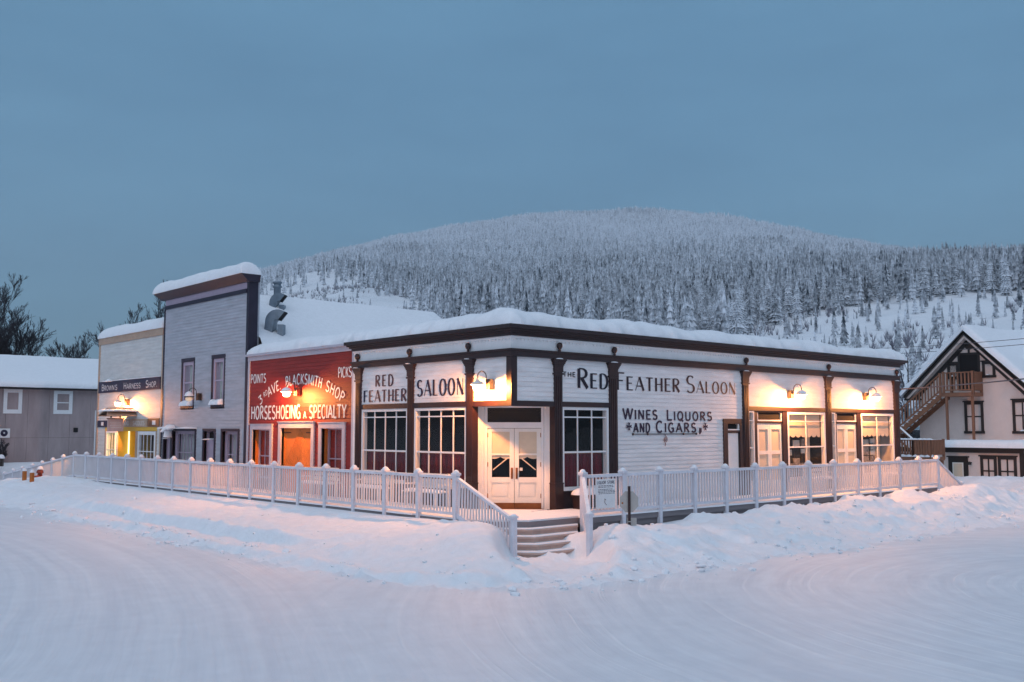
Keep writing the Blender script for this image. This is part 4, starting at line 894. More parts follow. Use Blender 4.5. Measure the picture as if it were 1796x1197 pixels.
one('landing_rail', HSR, lambda b: railing(b, (29.75, 5.05, 2.5), (29.75, 6.2, 2.5), .95, 10, 'stair_wood', w=.1))
LB = thing('entry_landing', 'snowy brown wooden landing box with slat railing behind the end of the white fence', 'landing', (26.5, 2, 0))
boxes('floor', LB, FW, 'stair_wood', (25.9, 27.3, 1.55, 1.72, 1.15, 2.9)); one('post', LB, lambda b: [b.bar((x, y, -.2), (x, y, 1.56), .12, .12, 'stair_wood', up=(1, 0, 0)) for x, y in ((26.0, 1.25), (26.0, 2.7), (27.2, 1.25))])
one('railing', LB, lambda b: (railing(b, (25.95, 1.95, 1.72), (25.95, 2.85, 1.72), .74, 7, 'stair_wood', w=.06), railing(b, (25.95, 1.2, 1.72), (25.95, 1.93, 1.72), .74, 6, 'stair_wood', w=.1), railing(b, (26.0, 1.2, 1.72), (27.3, 1.2, 1.72), .74, 9, 'stair_wood', w=.1)))
one('stair_rail', LB, lambda b: (b.bar((26.2, 2.1, 2.5), (27.6, 4.2, 3.75), .12, .06, 'stair_wood'), b.bar((26.2, 2.1, 1.95), (27.6, 4.2, 3.2), .1, .12, 'stair_wood')))
m = MB()
for k in range(6): mound(m, (26.1, 1.3 + .28 * k, 1.72), .25, .2, .16, seed=k)
for k in range(8): mound(m, (25.95, 1.2 + .22 * k, 2.48), .1, .16, .07, seed=k)
m.build('snow', LB)
# ------------------------------------------------------------------ boardwalk, steps, fences
BW = thing('boardwalk', 'raised wooden boardwalk round the corner, snow-dusted, with grey plank skirt', 'boardwalk', (0, 0, 0))
K0, A0 = (-1.09, -1.85), (-2.0, -.95)
PADS = .78
m = MB()
m.prism([(-2, -.95), (-1.09, -1.85), (.58, -1.85), (.58, -.02), (1.5, .1), (.1, 1.5), (-.02, 1.8), (-2, 1.8)], PADS - .14, PADS, 'deck_wood')
m.prism([(-2, 1.8), (-.02, 1.8), (-.02, 26.9), (-2, 26.9)], PADS - .14, PADS, 'deck_wood'); m.prism([(.58, -2), (19.85, -2), (19.85, -.02), (.58, -.02)], PADS - .14, PADS, 'deck_wood')
m.hexa([Vector(p) for p in ((-2, 26.9, PADS - .14), (-.5, 26.9, PADS - .14), (-.5, 38.6, -.5), (-2, 38.6, -.5), (-2, 26.9, PADS), (-.5, 26.9, PADS), (-.5, 38.6, -.38), (-2, 38.6, -.38))], 'deck_wood')
m.build('deck', BW)
m = MB()
for k in range(5):
    z1 = PADS - .15 - k * .155; m.box(FW, .7, 19.8, z1 - .148, z1, -1.93, -1.88, 'deck_wood'); m.box(FW, -1.93, -1.88, z1 - .148, z1, -.6, 26.8, 'deck_wood'); m.box(FW, 19.74, 19.8, z1 - .148, z1, -1.87, -.1, 'deck_wood')
m.build('skirt', BW)
slab('snow_cover', BW, (.62, -2.03, PADS + .002), (1, 0, 0), (0, 1, 0), 19.2, 1.95, .055, r=.10, jit=.03, lump=.12, seed=41, step=.2)
slab('snow_cover', BW, (-2.03, 1.6, PADS + .002), (1, 0, 0), (0, 1, 0), 1.95, 25.2, .055, r=.10, jit=.03, lump=.12, seed=42, step=.2)
m = MB(); m.prism([(-1.98, -.92), (-1.08, -1.82), (.60, -1.82), (.61, -.04), (1.4, .12), (.12, 1.4), (-.04, 1.62), (-1.98, 1.62)], PADS + .003, PADS + .045, 'snow')
m.build('snow_cover', BW)

ST = thing('entrance_steps', 'snow-dusted wooden corner steps rising to the saloon entrance', 'steps', (-1, -2.2, 0))
off = Vector((-.135, -.24))
for k in range(1, 5):
    Kk = Vector(K0) + off * k; Ak = Vector((-2.03 - .03 * k, -.95 - .33 * k)); Bk = Vector((.56 - .24 * k, Kk.y + .01))
    Kp = Vector(K0) + off * (k - 1); Ap = Vector((-2.03 - .03 * (k - 1), -.95 - .33 * (k - 1))); Bp = Vector((.56 - .24 * (k - 1), Kp.y + .01))
    zt = PADS - .147 * k; ins = Vector((.03, .05))
    o = MB(); o.prism([tuple(Ak), tuple(Kk), tuple(Bk), tuple(Bp + ins), tuple(Kp + ins), tuple(Ap + ins)], zt - .045, zt, 'step_wood'); t = o.build('tread', ST)
    o = MB(); e = Vector((.022, .04)); o.prism([tuple(Ak + e), tuple(Kk + e), tuple(Bk + e), tuple(Bk + e * 2), tuple(Kk + e * 2), tuple(Ak + e * 2)], zt - .3, zt - .0455, 'step_wood'); o.build('riser', ST)
    o = MB(); c = Vector((.01, .015)); o.prism([tuple(Ak + c), tuple(Kk + c), tuple(Bk + c), tuple(Bp + ins), tuple(Kp + ins), tuple(Ap + ins)], zt + .001, zt + .018, 'snow'); o.build('snow', t)
o = MB(); e = Vector((.022, .04)); A, Kq, Bq = Vector((-2.03, -.95)), Vector(K0), Vector((.56, -1.84)); o.prism([tuple(A + e), tuple(Kq + e), tuple(Bq + e), tuple(Bq + e * 2), tuple(Kq + e * 2), tuple(A + e * 2)], .45, PADS - .141, 'step_wood'); o.build('riser', ST)

# fence parts shared by all bays
def post_mesh(zb):
    b = MB(); b.box(FW, -.055, .055, zb, 1.84, -.055, .055, 'rail_white'); return b.build('post')
def cap_mesh():
    b = MB(); b.box(FW, -.07, .07, 1.82, 1.85, -.07, .07, 'rail_white'); b.box(FW, -.09, .09, 1.85, 1.90, -.09, .09, 'rail_white')
    b.add([(-.09, -.09, 1.901), (.09, -.09, 1.901), (.09, .09, 1.901), (-.09, .09, 1.901), (0, 0, 1.95)], [(0, 1, 4), (1, 2, 4), (2, 3, 4), (3, 0, 4)], 'rail_white'); return b.build('post_cap')
def capsnow_mesh(s):
    b = MB(); mound(b, (0, 0, 1.90), .085, .085, .085, seed=s, n=9); return b.build('snow')
def make_fence(name, label, pts, zb, group=None):
    """posts at pts (x,y,rise); panels of balusters between"""
    root = thing(name, label, 'fence', (pts[0][0], pts[0][1], 0), group)
    P0 = post_mesh(zb); C0 = cap_mesh(); S0 = [capsnow_mesh(s) for s in (1, 4, 8)]
    used = [P0, C0] + S0
    for i, (x, y, z) in enumerate(pts):
        p = P0.copy(); COL.objects.link(p); p.parent = root; p.location = (x - pts[0][0], y - pts[0][1], z); p.rotation_euler = (rnd.uniform(-.009, .009), rnd.uniform(-.009, .009), rnd.uniform(-.05, .05))
        c = C0.copy(); COL.objects.link(c); c.parent = p
        s = S0[i % 3].copy(); COL.objects.link(s); s.parent = p; s.rotation_euler = (0, 0, i * 1.3)
    for o in used: bpy.data.objects.remove(o)
    for (a, c) in zip(pts, pts[1:]):
        A, B = Vector(a), Vector(c); L = (B - A).length; t = (B - A).normalized(); n = max(6, round((L - .11) / .125)); b = MB()
        A2, B2 = A + t * .056, B - t * .056; up = Vector((0, 0, 1))
        b.bar(A2 + up * .92, B2 + up * .92, .05, .07, 'rail_white')
        for k in range(n):
            p = A2.lerp(B2, (k + .5) / n); b.bar(p + up * .957, p + up * 1.765, .036, .036, 'fence_white', up=(1, 0, 0))
        q = b.build('baluster_panel', root)
        b = MB(); b.bar(A2 + up * 1.805, B2 + up * 1.805, .09, .075, 'rail_white'); b.build('top_rail', q)
    return root
ramp = lambda y: -max(0, y - 26.8) * .115
ptsL = [(-2.0, -.2 + 1.5 * i, ramp(-.2 + 1.5 * i)) for i in range(26)]
make_fence('baluster_fence', 'long white fence before the shops, sloping down at its far end', ptsL, .35)
ptsR = [(.58 + 1.4746 * i, -2.0, 0) for i in range(14)]
make_fence('baluster_fence', 'white baluster fence along the side of the saloon under the long lettering', ptsR, .25)
def stair_rail(name, label, P, Q, newel_h):
    root = thing(name, label, 'handrail', (Q[0], Q[1], 0)); A, B = Vector(P), Vector(Q); b = MB(); up = Vector((0, 0, 1))
    b.bar(Vector((B.x, B.y, B.z - .3)), Vector((B.x, B.y, B.z + newel_h)), .11, .11, 'rail_white', up=(1, 0, 0)); nw = b.build('newel_post', root)
    b = MB(); b.box(Frame(B, (1, 0, 0), (0, 1, 0)), -.08, .08, newel_h, newel_h + .05, -.08, .08, 'rail_white'); b.build('post_cap', nw)
    b = MB(); mound(b, B + up * (newel_h + .05), .08, .08, .05); b.build('snow', nw)
    A1, B1 = A + up * 1.0, B + up * (newel_h - .06); t = (B1 - A1).normalized(); A1 = A1 + t * .06; B1 = B1 - t * .06
    A0_, B0_ = A + up * .10, B + up * .12
    b = MB(); b.bar(A1, B1, .09, .07, 'rail_white'); b.build('handrail', root)
    b = MB(); b.bar(A0_ + t * .06, B0_ - t * .06, .05, .12, 'rail_white'); n = round((B - A).to_2d().length / .125)
    for k in range(1, n): p, q = A0_.lerp(B0_, k / n), A1.lerp(B1, k / n); b.bar(p, q, .036, .036, 'fence_white', up=(1, 0, 0))
    b.build('balusters', root); return root
stair_rail('stair_handrail', 'white handrail of the steps with its newel sunk in a snow bank', (-2.0, -.2, .8), (-2.2, -2.52, .05), .93)
stair_rail('stair_handrail', 'white handrail of the steps beside the fence with the store notice', (.58, -2.0, .8), (-.62, -3.36, .05), .95)
stair_rail('stair_handrail', 'white sloping handrail at the alley end of the long fence', (19.75, -2.0, .8), (21.75, -2.0, -.1), .95)
es = thing('side_steps', 'snowy wooden steps at the alley end of the boardwalk', 'steps', (20.8, -1, 0))
for k in range(5): boxes('step', es, FW, 'step_wood', (19.86 + k * .36, 20.24 + k * .36, -.2, .66 - k * .15, -1.95, -.3))

# ------------------------------------------------------------------ wall lamps
def lamp(name_label, pos, out, lit=True, snowcap=True, seed=0):
    """gooseneck lamp: wall box, arm, enamel shade, glass jar"""
    P, N = Vector(pos), Vector(out); up = Vector((0, 0, 1)); T = N.cross(up)
    root = thing('wall_lamp', name_label, 'lamp', P, 'gooseneck lamps on the shop fronts')
    F = Frame((P.x, P.y, 0), T, N); z = P.z
    b = MB(); b.box(F, -.085, .085, z - .14, z + .14, .02, .16, 'lamp_metal' if lit else 'lamp_black'); b.build('back_box', root)
    mat = 'lamp_metal' if lit else 'lamp_black'
    pts = [P + N * .16, P + N * .20, P + N * .205 + up * .12]
    for i in range(13):
        a = R(180 - 180 * i / 12); pts.append(P + N * (.355 + .15 * math.cos(a)) + up * (.19 + .15 * math.sin(a)))
    pts.append(P + N * .505 + up * .10)
    b = MB(); b.tube(pts, .014, mat, 8); b.tube([P + N * .205 + up * .1, P + N * .205 - up * .16], .009, mat, 6); b.build('arm', root)
    S = P + N * .505
    b = MB(); b.lathe(S, [(.03, .14), (.04, .10), (.07, .075), (.13, .045), (.185, .0), (.20, -.03), (.19, -.03), (.12, .03), (.06, .05)], 'enamel' if lit else mat, 20); b.build('shade', root)
    b = MB(); b.lathe(S, [(.09, .0), (.125, -.03), (.13, -.09), (.115, -.15), (.07, -.185), (0, -.19)], 'lit_jar' if lit else 'unlit_jar_glow', 16); jar = b.build('glass_jar', root)
    if lit: b = MB(); b.lathe(S - up * .09, [(0, .05), (.03, .04), (.042, .0), (.03, -.04), (0, -.05)], 'bulb', 12); b.build('bulb', jar)
    if snowcap:
        b = MB(); mound(b, S + up * .01, .17, .17, .12 if lit else .2, seed=seed); b.build('snow', root)
    return root
lamp('lit gooseneck lamp over the saloon corner entrance', (-.02, .75, 4.16), (-1, 0, 0), snowcap=False)
lamp('lit gooseneck lamp on the red blacksmith wall', (-.02, 10.78, 4.24), (-1, 0, 0), seed=2)
lamp('unlit snow-capped gooseneck lamp on the grey false front', (-.02, 18.45, 4.24), (-1, 0, 0), lit=False, seed=3)
lamp('lit gooseneck lamp over the harness shop entry', (-.02, 25.9, 4.17), (-1, 0, 0), snowcap=False)
lamp('lit gooseneck lamp beside the painted word SALOON on the long wall', (12.95, -.02, 4.17), (0, -1, 0), seed=4)
lamp('lit gooseneck lamp on the last bay of the saloon, next to the alley', (18.1, -.02, 4.2), (0, -1, 0), seed=5)

# ------------------------------------------------------------------ signs
HG = thing('hanging_sign', 'pinkish hanging board under a small snow-covered pitched hood at the harness shop', 'sign', (-.7, 25.5, 3.4))
FS = Frame((0, 25.5, 0), (1, 0, 0), (0, -1, 0))
m = MB(); m.box(FS, -1.28, -.0, 3.52, 3.57, -.5, .5, 'stain_wood')
for sgn in (-1, 1): m.hexa([Vector(p) for p in ((-1.35, 25.5 + sgn * .55, 3.52), (.0, 25.5 + sgn * .55, 3.52), (0, 25.5, 3.86), (-1.1, 25.5, 3.86), (-1.35, 25.5 + sgn * .55, 3.57), (.0, 25.5 + sgn * .55, 3.57), (0, 25.5, 3.92), (-1.1, 25.5, 3.92))], 'tan_trim')
m.build('hood', HG)
m = MB()
for sgn in (-1, 1):
    for k in range(5): mound(m, (-1.15 + k * .27, 25.5 + sgn * .28, 3.74), .26, .36, .1, seed=k)
m.build('snow', HG)
boxes('board', HG, FS, 'sign_pink', (-1.10, -.40, 2.86, 3.40, -.03, .03)); boxes('board_frame', HG, FS, 'stain_wood', (-1.13, -.37, 3.40, 3.44, -.04, .04))
m = MB()
for k in range(4): m.box(FS, -1.0 + .03 * (k % 2), -.5, 3.25 - k * .08, 3.275 - k * .08, .03, .033, 'letter_white')
m.build('board_writing', HG)
m = MB()
for u in (-.95, -.55): m.lathe((u, 25.5, 3.44), [(.0, .0), (.05, .05), (.03, .09)], 'lamp_black', 8)
m.build('hanger', HG)

NS = thing('store_notice', 'white LIQUOR STORE notice with small print and an arrow fixed to the fence', 'notice', (1.3, -2.06, 1.4))
FN = Frame((0, -2.05, 0), (1, 0, 0), (0, -1, 0))
boxes('board', NS, FN, 'sign_white', (.98, 1.70, .99, 1.72, 0, .02))
def f7(b):
    k = dict(thick=.2, thin=.16, d=.022, gap=.14)
    text(b, FN, 'LIQUOR', 1.02, 1.34, 1.60, 1.67, 'letter_navy', **k); text(b, FN, 'STORE', 1.40, 1.66, 1.60, 1.67, 'letter_navy', **k)
    r = random.Random(5)
    for i, z in enumerate((1.545, 1.51, 1.455, 1.42, 1.385, 1.35)):
        u = 1.05 + .03 * r.random()
        while u < 1.60:
            w = r.uniform(.03, .09); b.box(FN, u, u + w, z, z + .014, .02, .0215, 'letter_navy'); u += w + .02
    b.tube([FN(1.31, 1.2, .022), FN(1.29, 1.15, .022), FN(1.31, 1.11, .022), FN(1.37, 1.07, .022)], .006, 'letter_navy', 5); b.add([FN(1.29, 1.24, .023), FN(1.335, 1.2, .023), FN(1.29, 1.19, .023)], [(0, 1, 2)], 'letter_navy')
lets('lettering', NS, f7, 'dark words LIQUOR STORE over lines of small print')

SS = thing('stop_sign', 'back of a small octagonal road sign on a dark post standing in the snow bank', 'road sign', (.2, -3.85, .4))
tow = Vector((.669, .743, 0)); FSg = Frame((.2, -3.85, 0), (.743, -.669, 0), (-.669, -.743, 0))
m = MB(); m.box(FSg, -.03, .03, .3, 1.66, -.02, .02, 'signpost')
m.box(FSg, -.032, .032, .84, .86, -.01, .03, 'sign_back'); m.box(FSg, -.032, .032, .68, .70, -.01, .03, 'sign_back'); m.build('post', SS)
vs = []; rr = .232
for d in (-.035, -.03): vs += [FSg(rr * math.cos(R(22.5 + 45 * k)), 1.30 + rr * 1.12 * math.sin(R(22.5 + 45 * k)), d) for k in range(8)]
m = MB(); m.add(vs, [tuple(range(8)), tuple(range(8, 16))[::-1]] + [(k, (k + 1) % 8, 8 + (k + 1) % 8, 8 + k) for k in range(8)], 'sign_back'); pl = m.build('sign_plate', SS)
m = MB(); m.lathe(FSg(-.155, 1.27, -.029), [(.0, .006), (.022, .005), (.022, 0)], 'bollard_orange', 10, ax=(-.669, -.743, 0)); m.build('sticker', pl)
boxes('small_plate', SS, FSg, 'sign_back', (-.05, .17, .68, .93, -.045, -.04))

# ------------------------------------------------------------------ benches
def bench():
    root = thing('slat_bench', 'white slatted bench', 'bench', (0, 0, 0), 'white slat benches on the boardwalk'); F = FW
    m = MB()
    for k in range(3): m.box(F, -.8, .8, .40, .43, -.28 + k * .15, -.16 + k * .15, 'bench_white')
    m.build('seat', root); m = MB()
    for k in range(3): m.box(F, -.8, .8, .50 + k * .15, .61 + k * .15, .20, .23, 'bench_white')
    m.build('backrest', root)
    for s in (-.72, .72):
        m = MB(); m.box(F, s - .03, s + .03, .0, .40, -.26, -.20, 'bench_white'); m.build('leg', root)
        m = MB(); m.box(F, s - .035, s + .035, .0, .92, .14, .199, 'bench_white'); m.build('leg', root)
        m = MB(); m.box(F, s - .035, s + .035, .60, .64, -.28, .14, 'bench_white'); m.build('armrest', root)
    m = MB()
    for k in range(5): mound(m, (-.6 + k * .3, -.08, .43), .25, .2, .07, seed=k)
    m.build('snow', root); return root
B0 = bench(); zb = PADS + .05
spots = [(-.45, 5.7, -90, 'white slat bench under the window below RED FEATHER'), (-.45, 3.0, -90, 'white slat bench under the window below the word SALOON'), (-.45, 8.7, -90, 'white slat bench by the red blacksmith window'),
         (14.1, -.5, 0, 'white slat bench below the display window by the first alley-side lamp'), (18.9, -.5, 0, 'white slat bench at the alley end of the boardwalk'), (-.5, 20.0, -90, 'white slat bench before the grey false front')]
for i, (x, y, a, lb) in enumerate(spots):
    o = B0 if i == 0 else copy_tree(B0); o.location = (x, y, zb); o.rotation_euler = (0, 0, R(a)); o['label'] = lb
sb = thing('plank_bench', 'low dark bench buried under a block of snow beside the entrance', 'bench', (2.35, -.45, zb))
boxes('seat', sb, FW, 'brown_trim', (1.95, 2.9, zb + .32, zb + .38, -.65, -.2))
for x in (2.0, 2.78): boxes('leg', sb, FW, 'brown_trim', (x, x + .07, zb, zb + .32, -.6, -.25))
m = MB()
for k in range(4): mound(m, (2.1 + .22 * k, -.43, zb + .38), .22, .26, .18, seed=k)
m.build('snow', sb)

# ------------------------------------------------------------------ bollards, hydrant, van, cables
def bollard(x, y, z, lb):
    root = thing('bollard', lb, 'bollard', (x, y, z), 'orange bollards in the snow'); m = MB(); m.lathe((x, y, z - .5), [(.09, 0), (.09, .86), (.085, .87), (0, .88)], 'bollard_orange', 14); m.build('post', root)
    m = MB(); mound(m, (x, y, z + .37), .1, .1, .13); m.build('snow', root)
bollard(-4.1, 26.7, .42, 'orange snow-capped bollard farther from the hydrant'); bollard(-4.12, 25.6, .42, 'orange snow-capped bollard closer to the hydrant')
hy = thing('fire_hydrant', 'reddish hydrant top with a snow cap poking out of the bank', 'hydrant', (-2.9, 28.6, .4))
m = MB(); m.lathe((-2.9, 28.6, .1), [(.1, 0), (.1, .45), (.15, .46), (.15, .5), (.13, .56), (.09, .62), (.03, .65)], 'hydrant_red', 14); m.build('barrel', hy)
m = MB(); m.lathe((-3.0, 28.5, .42), [(.06, 0), (.06, .16), (.075, .17), (.075, .22), (0, .23)], 'hydrant_red', 10, ax=(-.8, -.5, -.2)); m.build('nozzle', hy)
m = MB(); mound(m, (-2.9, 28.6, .72), .14, .14, .15); m.build('snow', hy)

VN = thing('parked_van', 'white van with snow on its black rear rack by the plywood building', 'van', (-4, 41, .08))
FV = Frame((-1.78, 40.6, .08), (-.94, .34, 0), (-.34, -.94, 0))
m = MB()
m.add([FV(0, .35, 0), FV(4.6, .35, 0), FV(4.6, 1.1, 0), FV(3.7, 1.25, 0), FV(3.1, 2.05, 0), FV(.08, 2.05, 0), FV(0, 1.9, 0)] + [FV(0, .35, -1.8), FV(4.6, .35, -1.8), FV(4.6, 1.1, -1.8), FV(3.7, 1.25, -1.8), FV(3.1, 2.05, -1.8), FV(.08, 2.05, -1.8), FV(0, 1.9, -1.8)],
      [tuple(range(7)), tuple(range(7, 14))[::-1]] + [(i, (i + 1) % 7, 7 + (i + 1) % 7, 7 + i) for i in range(7)], 'car_white'); m.build('body', VN)
boxes('side_window', VN, FV, 'dark_inside', (.3, 1.4, 1.35, 1.85, .0, .008), (1.5, 2.5, 1.35, 1.85, .0, .008), (2.6, 3.25, 1.35, 1.8, 0, .008)); boxes('rear_window', VN, FV, 'dark_inside', (-.008, 0, 1.35, 1.8, -1.6, -.2))
for u in (.9, 3.7):
    for d in (.02, -1.6):
        m = MB(); m.lathe(FV(u, .33, d), [(.0, 0), (.2, 0), (.33, -.02), (.33, -.2), (0, -.2)], 'rubber', 18, ax=FV.N); wh = m.build('wheel', VN)
        m = MB(); m.lathe(FV(u, .33, d + .003), [(0, .0), (.19, .0), (.2, -.01)], 'galvanised', 14, ax=FV.N); m.build('rim', wh)
boxes('bumper', VN, FV, 'rubber', (-.12, .02, .3, .52, -1.8, .02)); boxes('tail_light', VN, FV, 'hydrant_red', (-.02, .0, .95, 1.3, -.16, -.02))
boxes('rack', VN, FV, 'lamp_black', (-.26, -.18, .75, 1.85, -.5, -.35), (-.52, -.26, .82, 1.25, -.75, -.1), (-.18, .0, .8, .88, -.5, -.35)); m = MB(); mound(m, FV(-.4, 1.25, -.4), .2, .3, .22); m.build('snow', VN)
slab('roof_snow', VN, FV(.1, 2.05, 0), FV.U, -FV.N, 3.0, 1.75, .2, r=.3, seed=50)

def cable(lb, a, c, r, sag=.1, n=14):
    a, c = Vector(a), Vector(c); m = MB(); m.tube([a.lerp(c, i / n) - Vector((0, 0, sag * 4 * (i / n) * (1 - i / n))) for i in range(n + 1)], r, 'cable_grey', 6, cap=False)
    o = m.build('power_cable', None); return tag(o, lb, 'cable', 'overhead cables')
cable('thick insulated cable running from the saloon corner across the gabled house', (20.9, .1, 4.55), (24.65 + 3.6, -3.4 - 3.5, 5.08 + .5), .03, .1)
cable('upper thin wire crossing the gable roof', (45.2, 15.0, 8.35), (20.5, -5.05 - 2.0, 6.3), .014, .1)
cable('lower thin wire crossing the gable roof', (45.2, 15.0, 7.95), (20.5, -5.03 - 2.0, 6.1), .014, .1)
ins = MB(); ins.lathe((26.3, -4.6, 6.82), [(.02, -.12), (.07, -.08), (.05, 0), (.07, .06), (.02, .12)], 'lamp_black', 10, ax=(.5, .8, .2)); o = ins.build('cable_splice'); tag(o, 'dark splice hanging on the upper thin wire', 'splice')
# ------------------------------------------------------------------ snow ground and road
def ss(a, b, x): t = np.clip((x - a) / (b - a), 0, 1); return t * t * (3 - 2 * t)
def vnoise(x, y, seed=0):                          # smooth value noise, numpy
    xi, yi = np.floor(x).astype(np.int64), np.floor(y).astype(np.int64); fx, fy = x - xi, y - yi
    def h(a, b):
        n = (a * 374761393 + b * 668265263 + seed * 974711) & 0x7fffffff; n = (n ^ (n >> 13)) * 1274126177 & 0x7fffffff
        return ((n ^ (n >> 16)) & 0xffff) / 65535.0
    u, v = fx * fx * (3 - 2 * fx), fy * fy * (3 - 2 * fy)
    return (h(xi, yi) * (1 - u) + h(xi + 1, yi) * u) * (1 - v) + (h(xi, yi + 1) * (1 - u) + h(xi + 1, yi + 1) * u) * v
def fbm(x, y, o=4, seed=0):
    s = 0; a = .5
    for i in range(o): s = s + a * (vnoise(x, y, seed + i) - .5); x, y, a = x * 2.03 + 11.3, y * 2.03 + 5.7, a * .5
    return s
def axis(lo, hi, a, b, st):
    fine = np.arange(a, b + st / 2, st); out = []; s, x = st, a
    while x > lo: s *= 1.22; x -= s; out.append(x)
    out2 = []; s, x = st, b
    while x < hi: s *= 1.22; x += s; out2.append(x)
    return np.array(out[::-1] + list(fine) + out2)
gx, gy = axis(-2300, 2300, -10, 31, .105), axis(-2300, 2300, -10.5, 40, .115)
X, Y = np.meshgrid(gx, gy, indexing='ij')
def ground(X, Y):
    dl, dr = np.maximum(-2 - X, 0), np.maximum(-2 - Y, 0)
    dl = np.where(Y > 38, np.maximum(dl, .0), dl)
    d = np.hypot(dl, dr)
    d2 = d + 1.1 * fbm(X * .45, Y * .45, 3, 3) + .5 * fbm(X * 1.7, Y * 1.7, 3, 9)
    left = ss(-.6, .6, Y - X)                      # 1 on the side of the shops
    # profile of the bank
    pl = .66 - .10 * ss(.5, 2.2, d2) - .42 * ss(2.0, 4.4, d2)
    pl = pl * (1 - .18 * ss(18, 8, Y) * ss(0, 1.2, d)) 
    pr = .40 + .10 * ss(.2, 1.2, d2) - .40 * ss(1.6, 4.3, d2)
    z = .05 + (pl * left + pr * (1 - left)) * (1 - ss(3.6, 5.0, d2)) * ss(-.2, .05, d + .2)
    # furrows ploughed along the street
    fl = left * ss(2.2, 2.8, d) * ss(4.6, 4.0, d)
    z += fl * (.10 * np.exp(-((d - 3.0 - .35 * fbm(Y * .3, X * 0 + 2, 2, 5)) / .16) ** 2) - .12 * np.exp(-((d - 3.35 - .4 * fbm(Y * .3, X * 0 + 2, 2, 5)) / .2) ** 2)) * ss(20, 14, Y) * ss(1, 3, Y)
    z += .10 * left * np.exp(-((d - 4.15 - .6 * fbm(Y * .2, X * 0 + 7, 2, 8)) / .2) ** 2) * ss(22, 16, Y)
    bank = (1 - ss(3.6, 4.8, d2)) * ss(0, .5, d)
    # heaps thrown up by the plough
    for cx, cy, h, r in ((12.2, -3.1, .30, .75), (11.3, -3.4, .16, .8), (15.0, -3.0, .32, .8), (15.9, -3.3, .18, .7), (18.6, -3.5, .40, 1.0), (19.9, -4.2, .30, .9), (17.2, -4.2, .2, .8), (20.9, -5.0, .24, .8), (13.8, -4.7, .28, 1.2), (9.5, -3.0, .16, 1.2), (7.4, -3.0, .22, .9), (4.6, -2.9, .14, 1.0),
                         (.25, -3.55, .16, .75), (1.2, -4.4, .22, .9), (3.2, -4.9, .14, 1.2), (-2.9, -.6, .16, .8), (-3.2, 1.0, .12, .9), (-2.9, -1.9, .22, .7), (-3.6, -2.6, .20, .9), (-4.1, 27, .18, 3.2), (-3.6, 30, .12, 3.0), (26.4, -.5, .35, 1.5), (27.2, -2.4, .36, 1.5), (28.0, -5.5, .5, 2.0), (25.8, -4.2, .25, 1.2), (29.5, -8.5, .6, 2.4), (27.5, 1.0, .3, 1.2)):
        q = ((X - cx) ** 2 + (Y - cy) ** 2) / r ** 2; z += h * np.exp(-q * (1 + .9 * fbm(X * 1.3, Y * 1.3, 2, int(abs(cx * 7)))))
    # trampled way to the steps
    gt, gs = (X + 1.85) * -.669 + (Y + 3.95) * -.743, (X + 1.85) * .743 + (Y + 3.95) * -.669
    gap = np.exp(-(((gs + .32) / 1.22) ** 2 + ((gt - .3) / 2.5) ** 2) ** 6); z = z * (1 - gap) + (.05 + .05 * fbm(X * 5, Y * 5, 2, 31)) * gap
    rid = lambda f, o, sd: .5 - np.abs(fbm(X * f, Y * f, o, sd)) * 2
    lump = fbm(X * 1.3, Y * 1.3, 4, 21) * .22 + (rid(.9, 3, 91) - .3) * .16 + fbm(X * 4.5, Y * 4.5, 3, 41) * .10 + np.maximum(fbm(X * 2.6, Y * 2.6, 2, 44) - .06, 0) * .5 + fbm(X * 9, Y * 9, 2, 48) * .05
    mild = .45 + .55 * (1 - left)
    z += lump * np.maximum(bank * mild, .9 * np.exp(-(((X - 27) / 4) ** 2 + ((Y + 3) / 6) ** 2)))
    crumb = np.exp(-((d2 - 4.35) / .35) ** 2); z += crumb * (fbm(X * 3.3, Y * 3.3, 3, 51) * .16 + np.maximum(fbm(X * 7, Y * 7, 2, 61), 0) * .14)
    road = ss(4.1, 4.9, d2) * (1 - np.exp(-(((X - 27.5) / 3.2) ** 2 + ((Y + 3) / 7) ** 2)))
    z += road * (.022 * fbm(X * .35, Y * .35, 3, 71) + .012 * fbm(X * 2.2, Y * .7, 3, 81))
    inside = (X > -1.9) & (Y > -1.9) & (X < 19.8); z = np.where(inside, .0, z)
    z = np.where((X < 2) | (Y > 33), z - .55 * ss(25, 37, Y) * (1 - ss(40, 43, Y)), z)
    z = np.where(Y > 38, z + 1.0 * ss(39.5, 43.5, Y) * np.exp(-((Y - 43.5) / 6) ** 2), z)
    return z, road
Z, ROAD = ground(X, Y)
nx, ny = X.shape
co = np.stack([X, Y, Z], -1).reshape(-1, 3)
idx = np.arange(nx * ny).reshape(nx, ny)
F = np.stack([idx[:-1, :-1], idx[1:, :-1], idx[1:, 1:], idx[:-1, 1:]], -1).reshape(-1, 4)
def grid_mesh(name, co, F, mat, attr=None, smooth=True):
    used, inv = np.unique(F, return_inverse=True); F2 = inv.reshape(F.shape).astype(np.int32); c = co[used].astype(np.float32)
    me = bpy.data.meshes.new(name); me.vertices.add(len(c)); me.vertices.foreach_set('co', c.ravel())
    k = F.shape[1]; me.loops.add(F2.size); me.loops.foreach_set('vertex_index', F2.ravel()); me.polygons.add(len(F2))
    me.polygons.foreach_set('loop_start', np.arange(len(F2), dtype=np.int32) * k); me.polygons.foreach_set('loop_total', np.full(len(F2), k, dtype=np.int32))
    me.polygons.foreach_set('use_smooth', np.full(len(F2), smooth)); me.update(calc_edges=True); me.validate()
    for m in (mat if isinstance(mat, list) else [mat]): me.materials.append(MATS[m])
    o = bpy.data.objects.new(name, me); COL.objects.link(o); return o
fr = ROAD.reshape(-1)[F].mean(1)
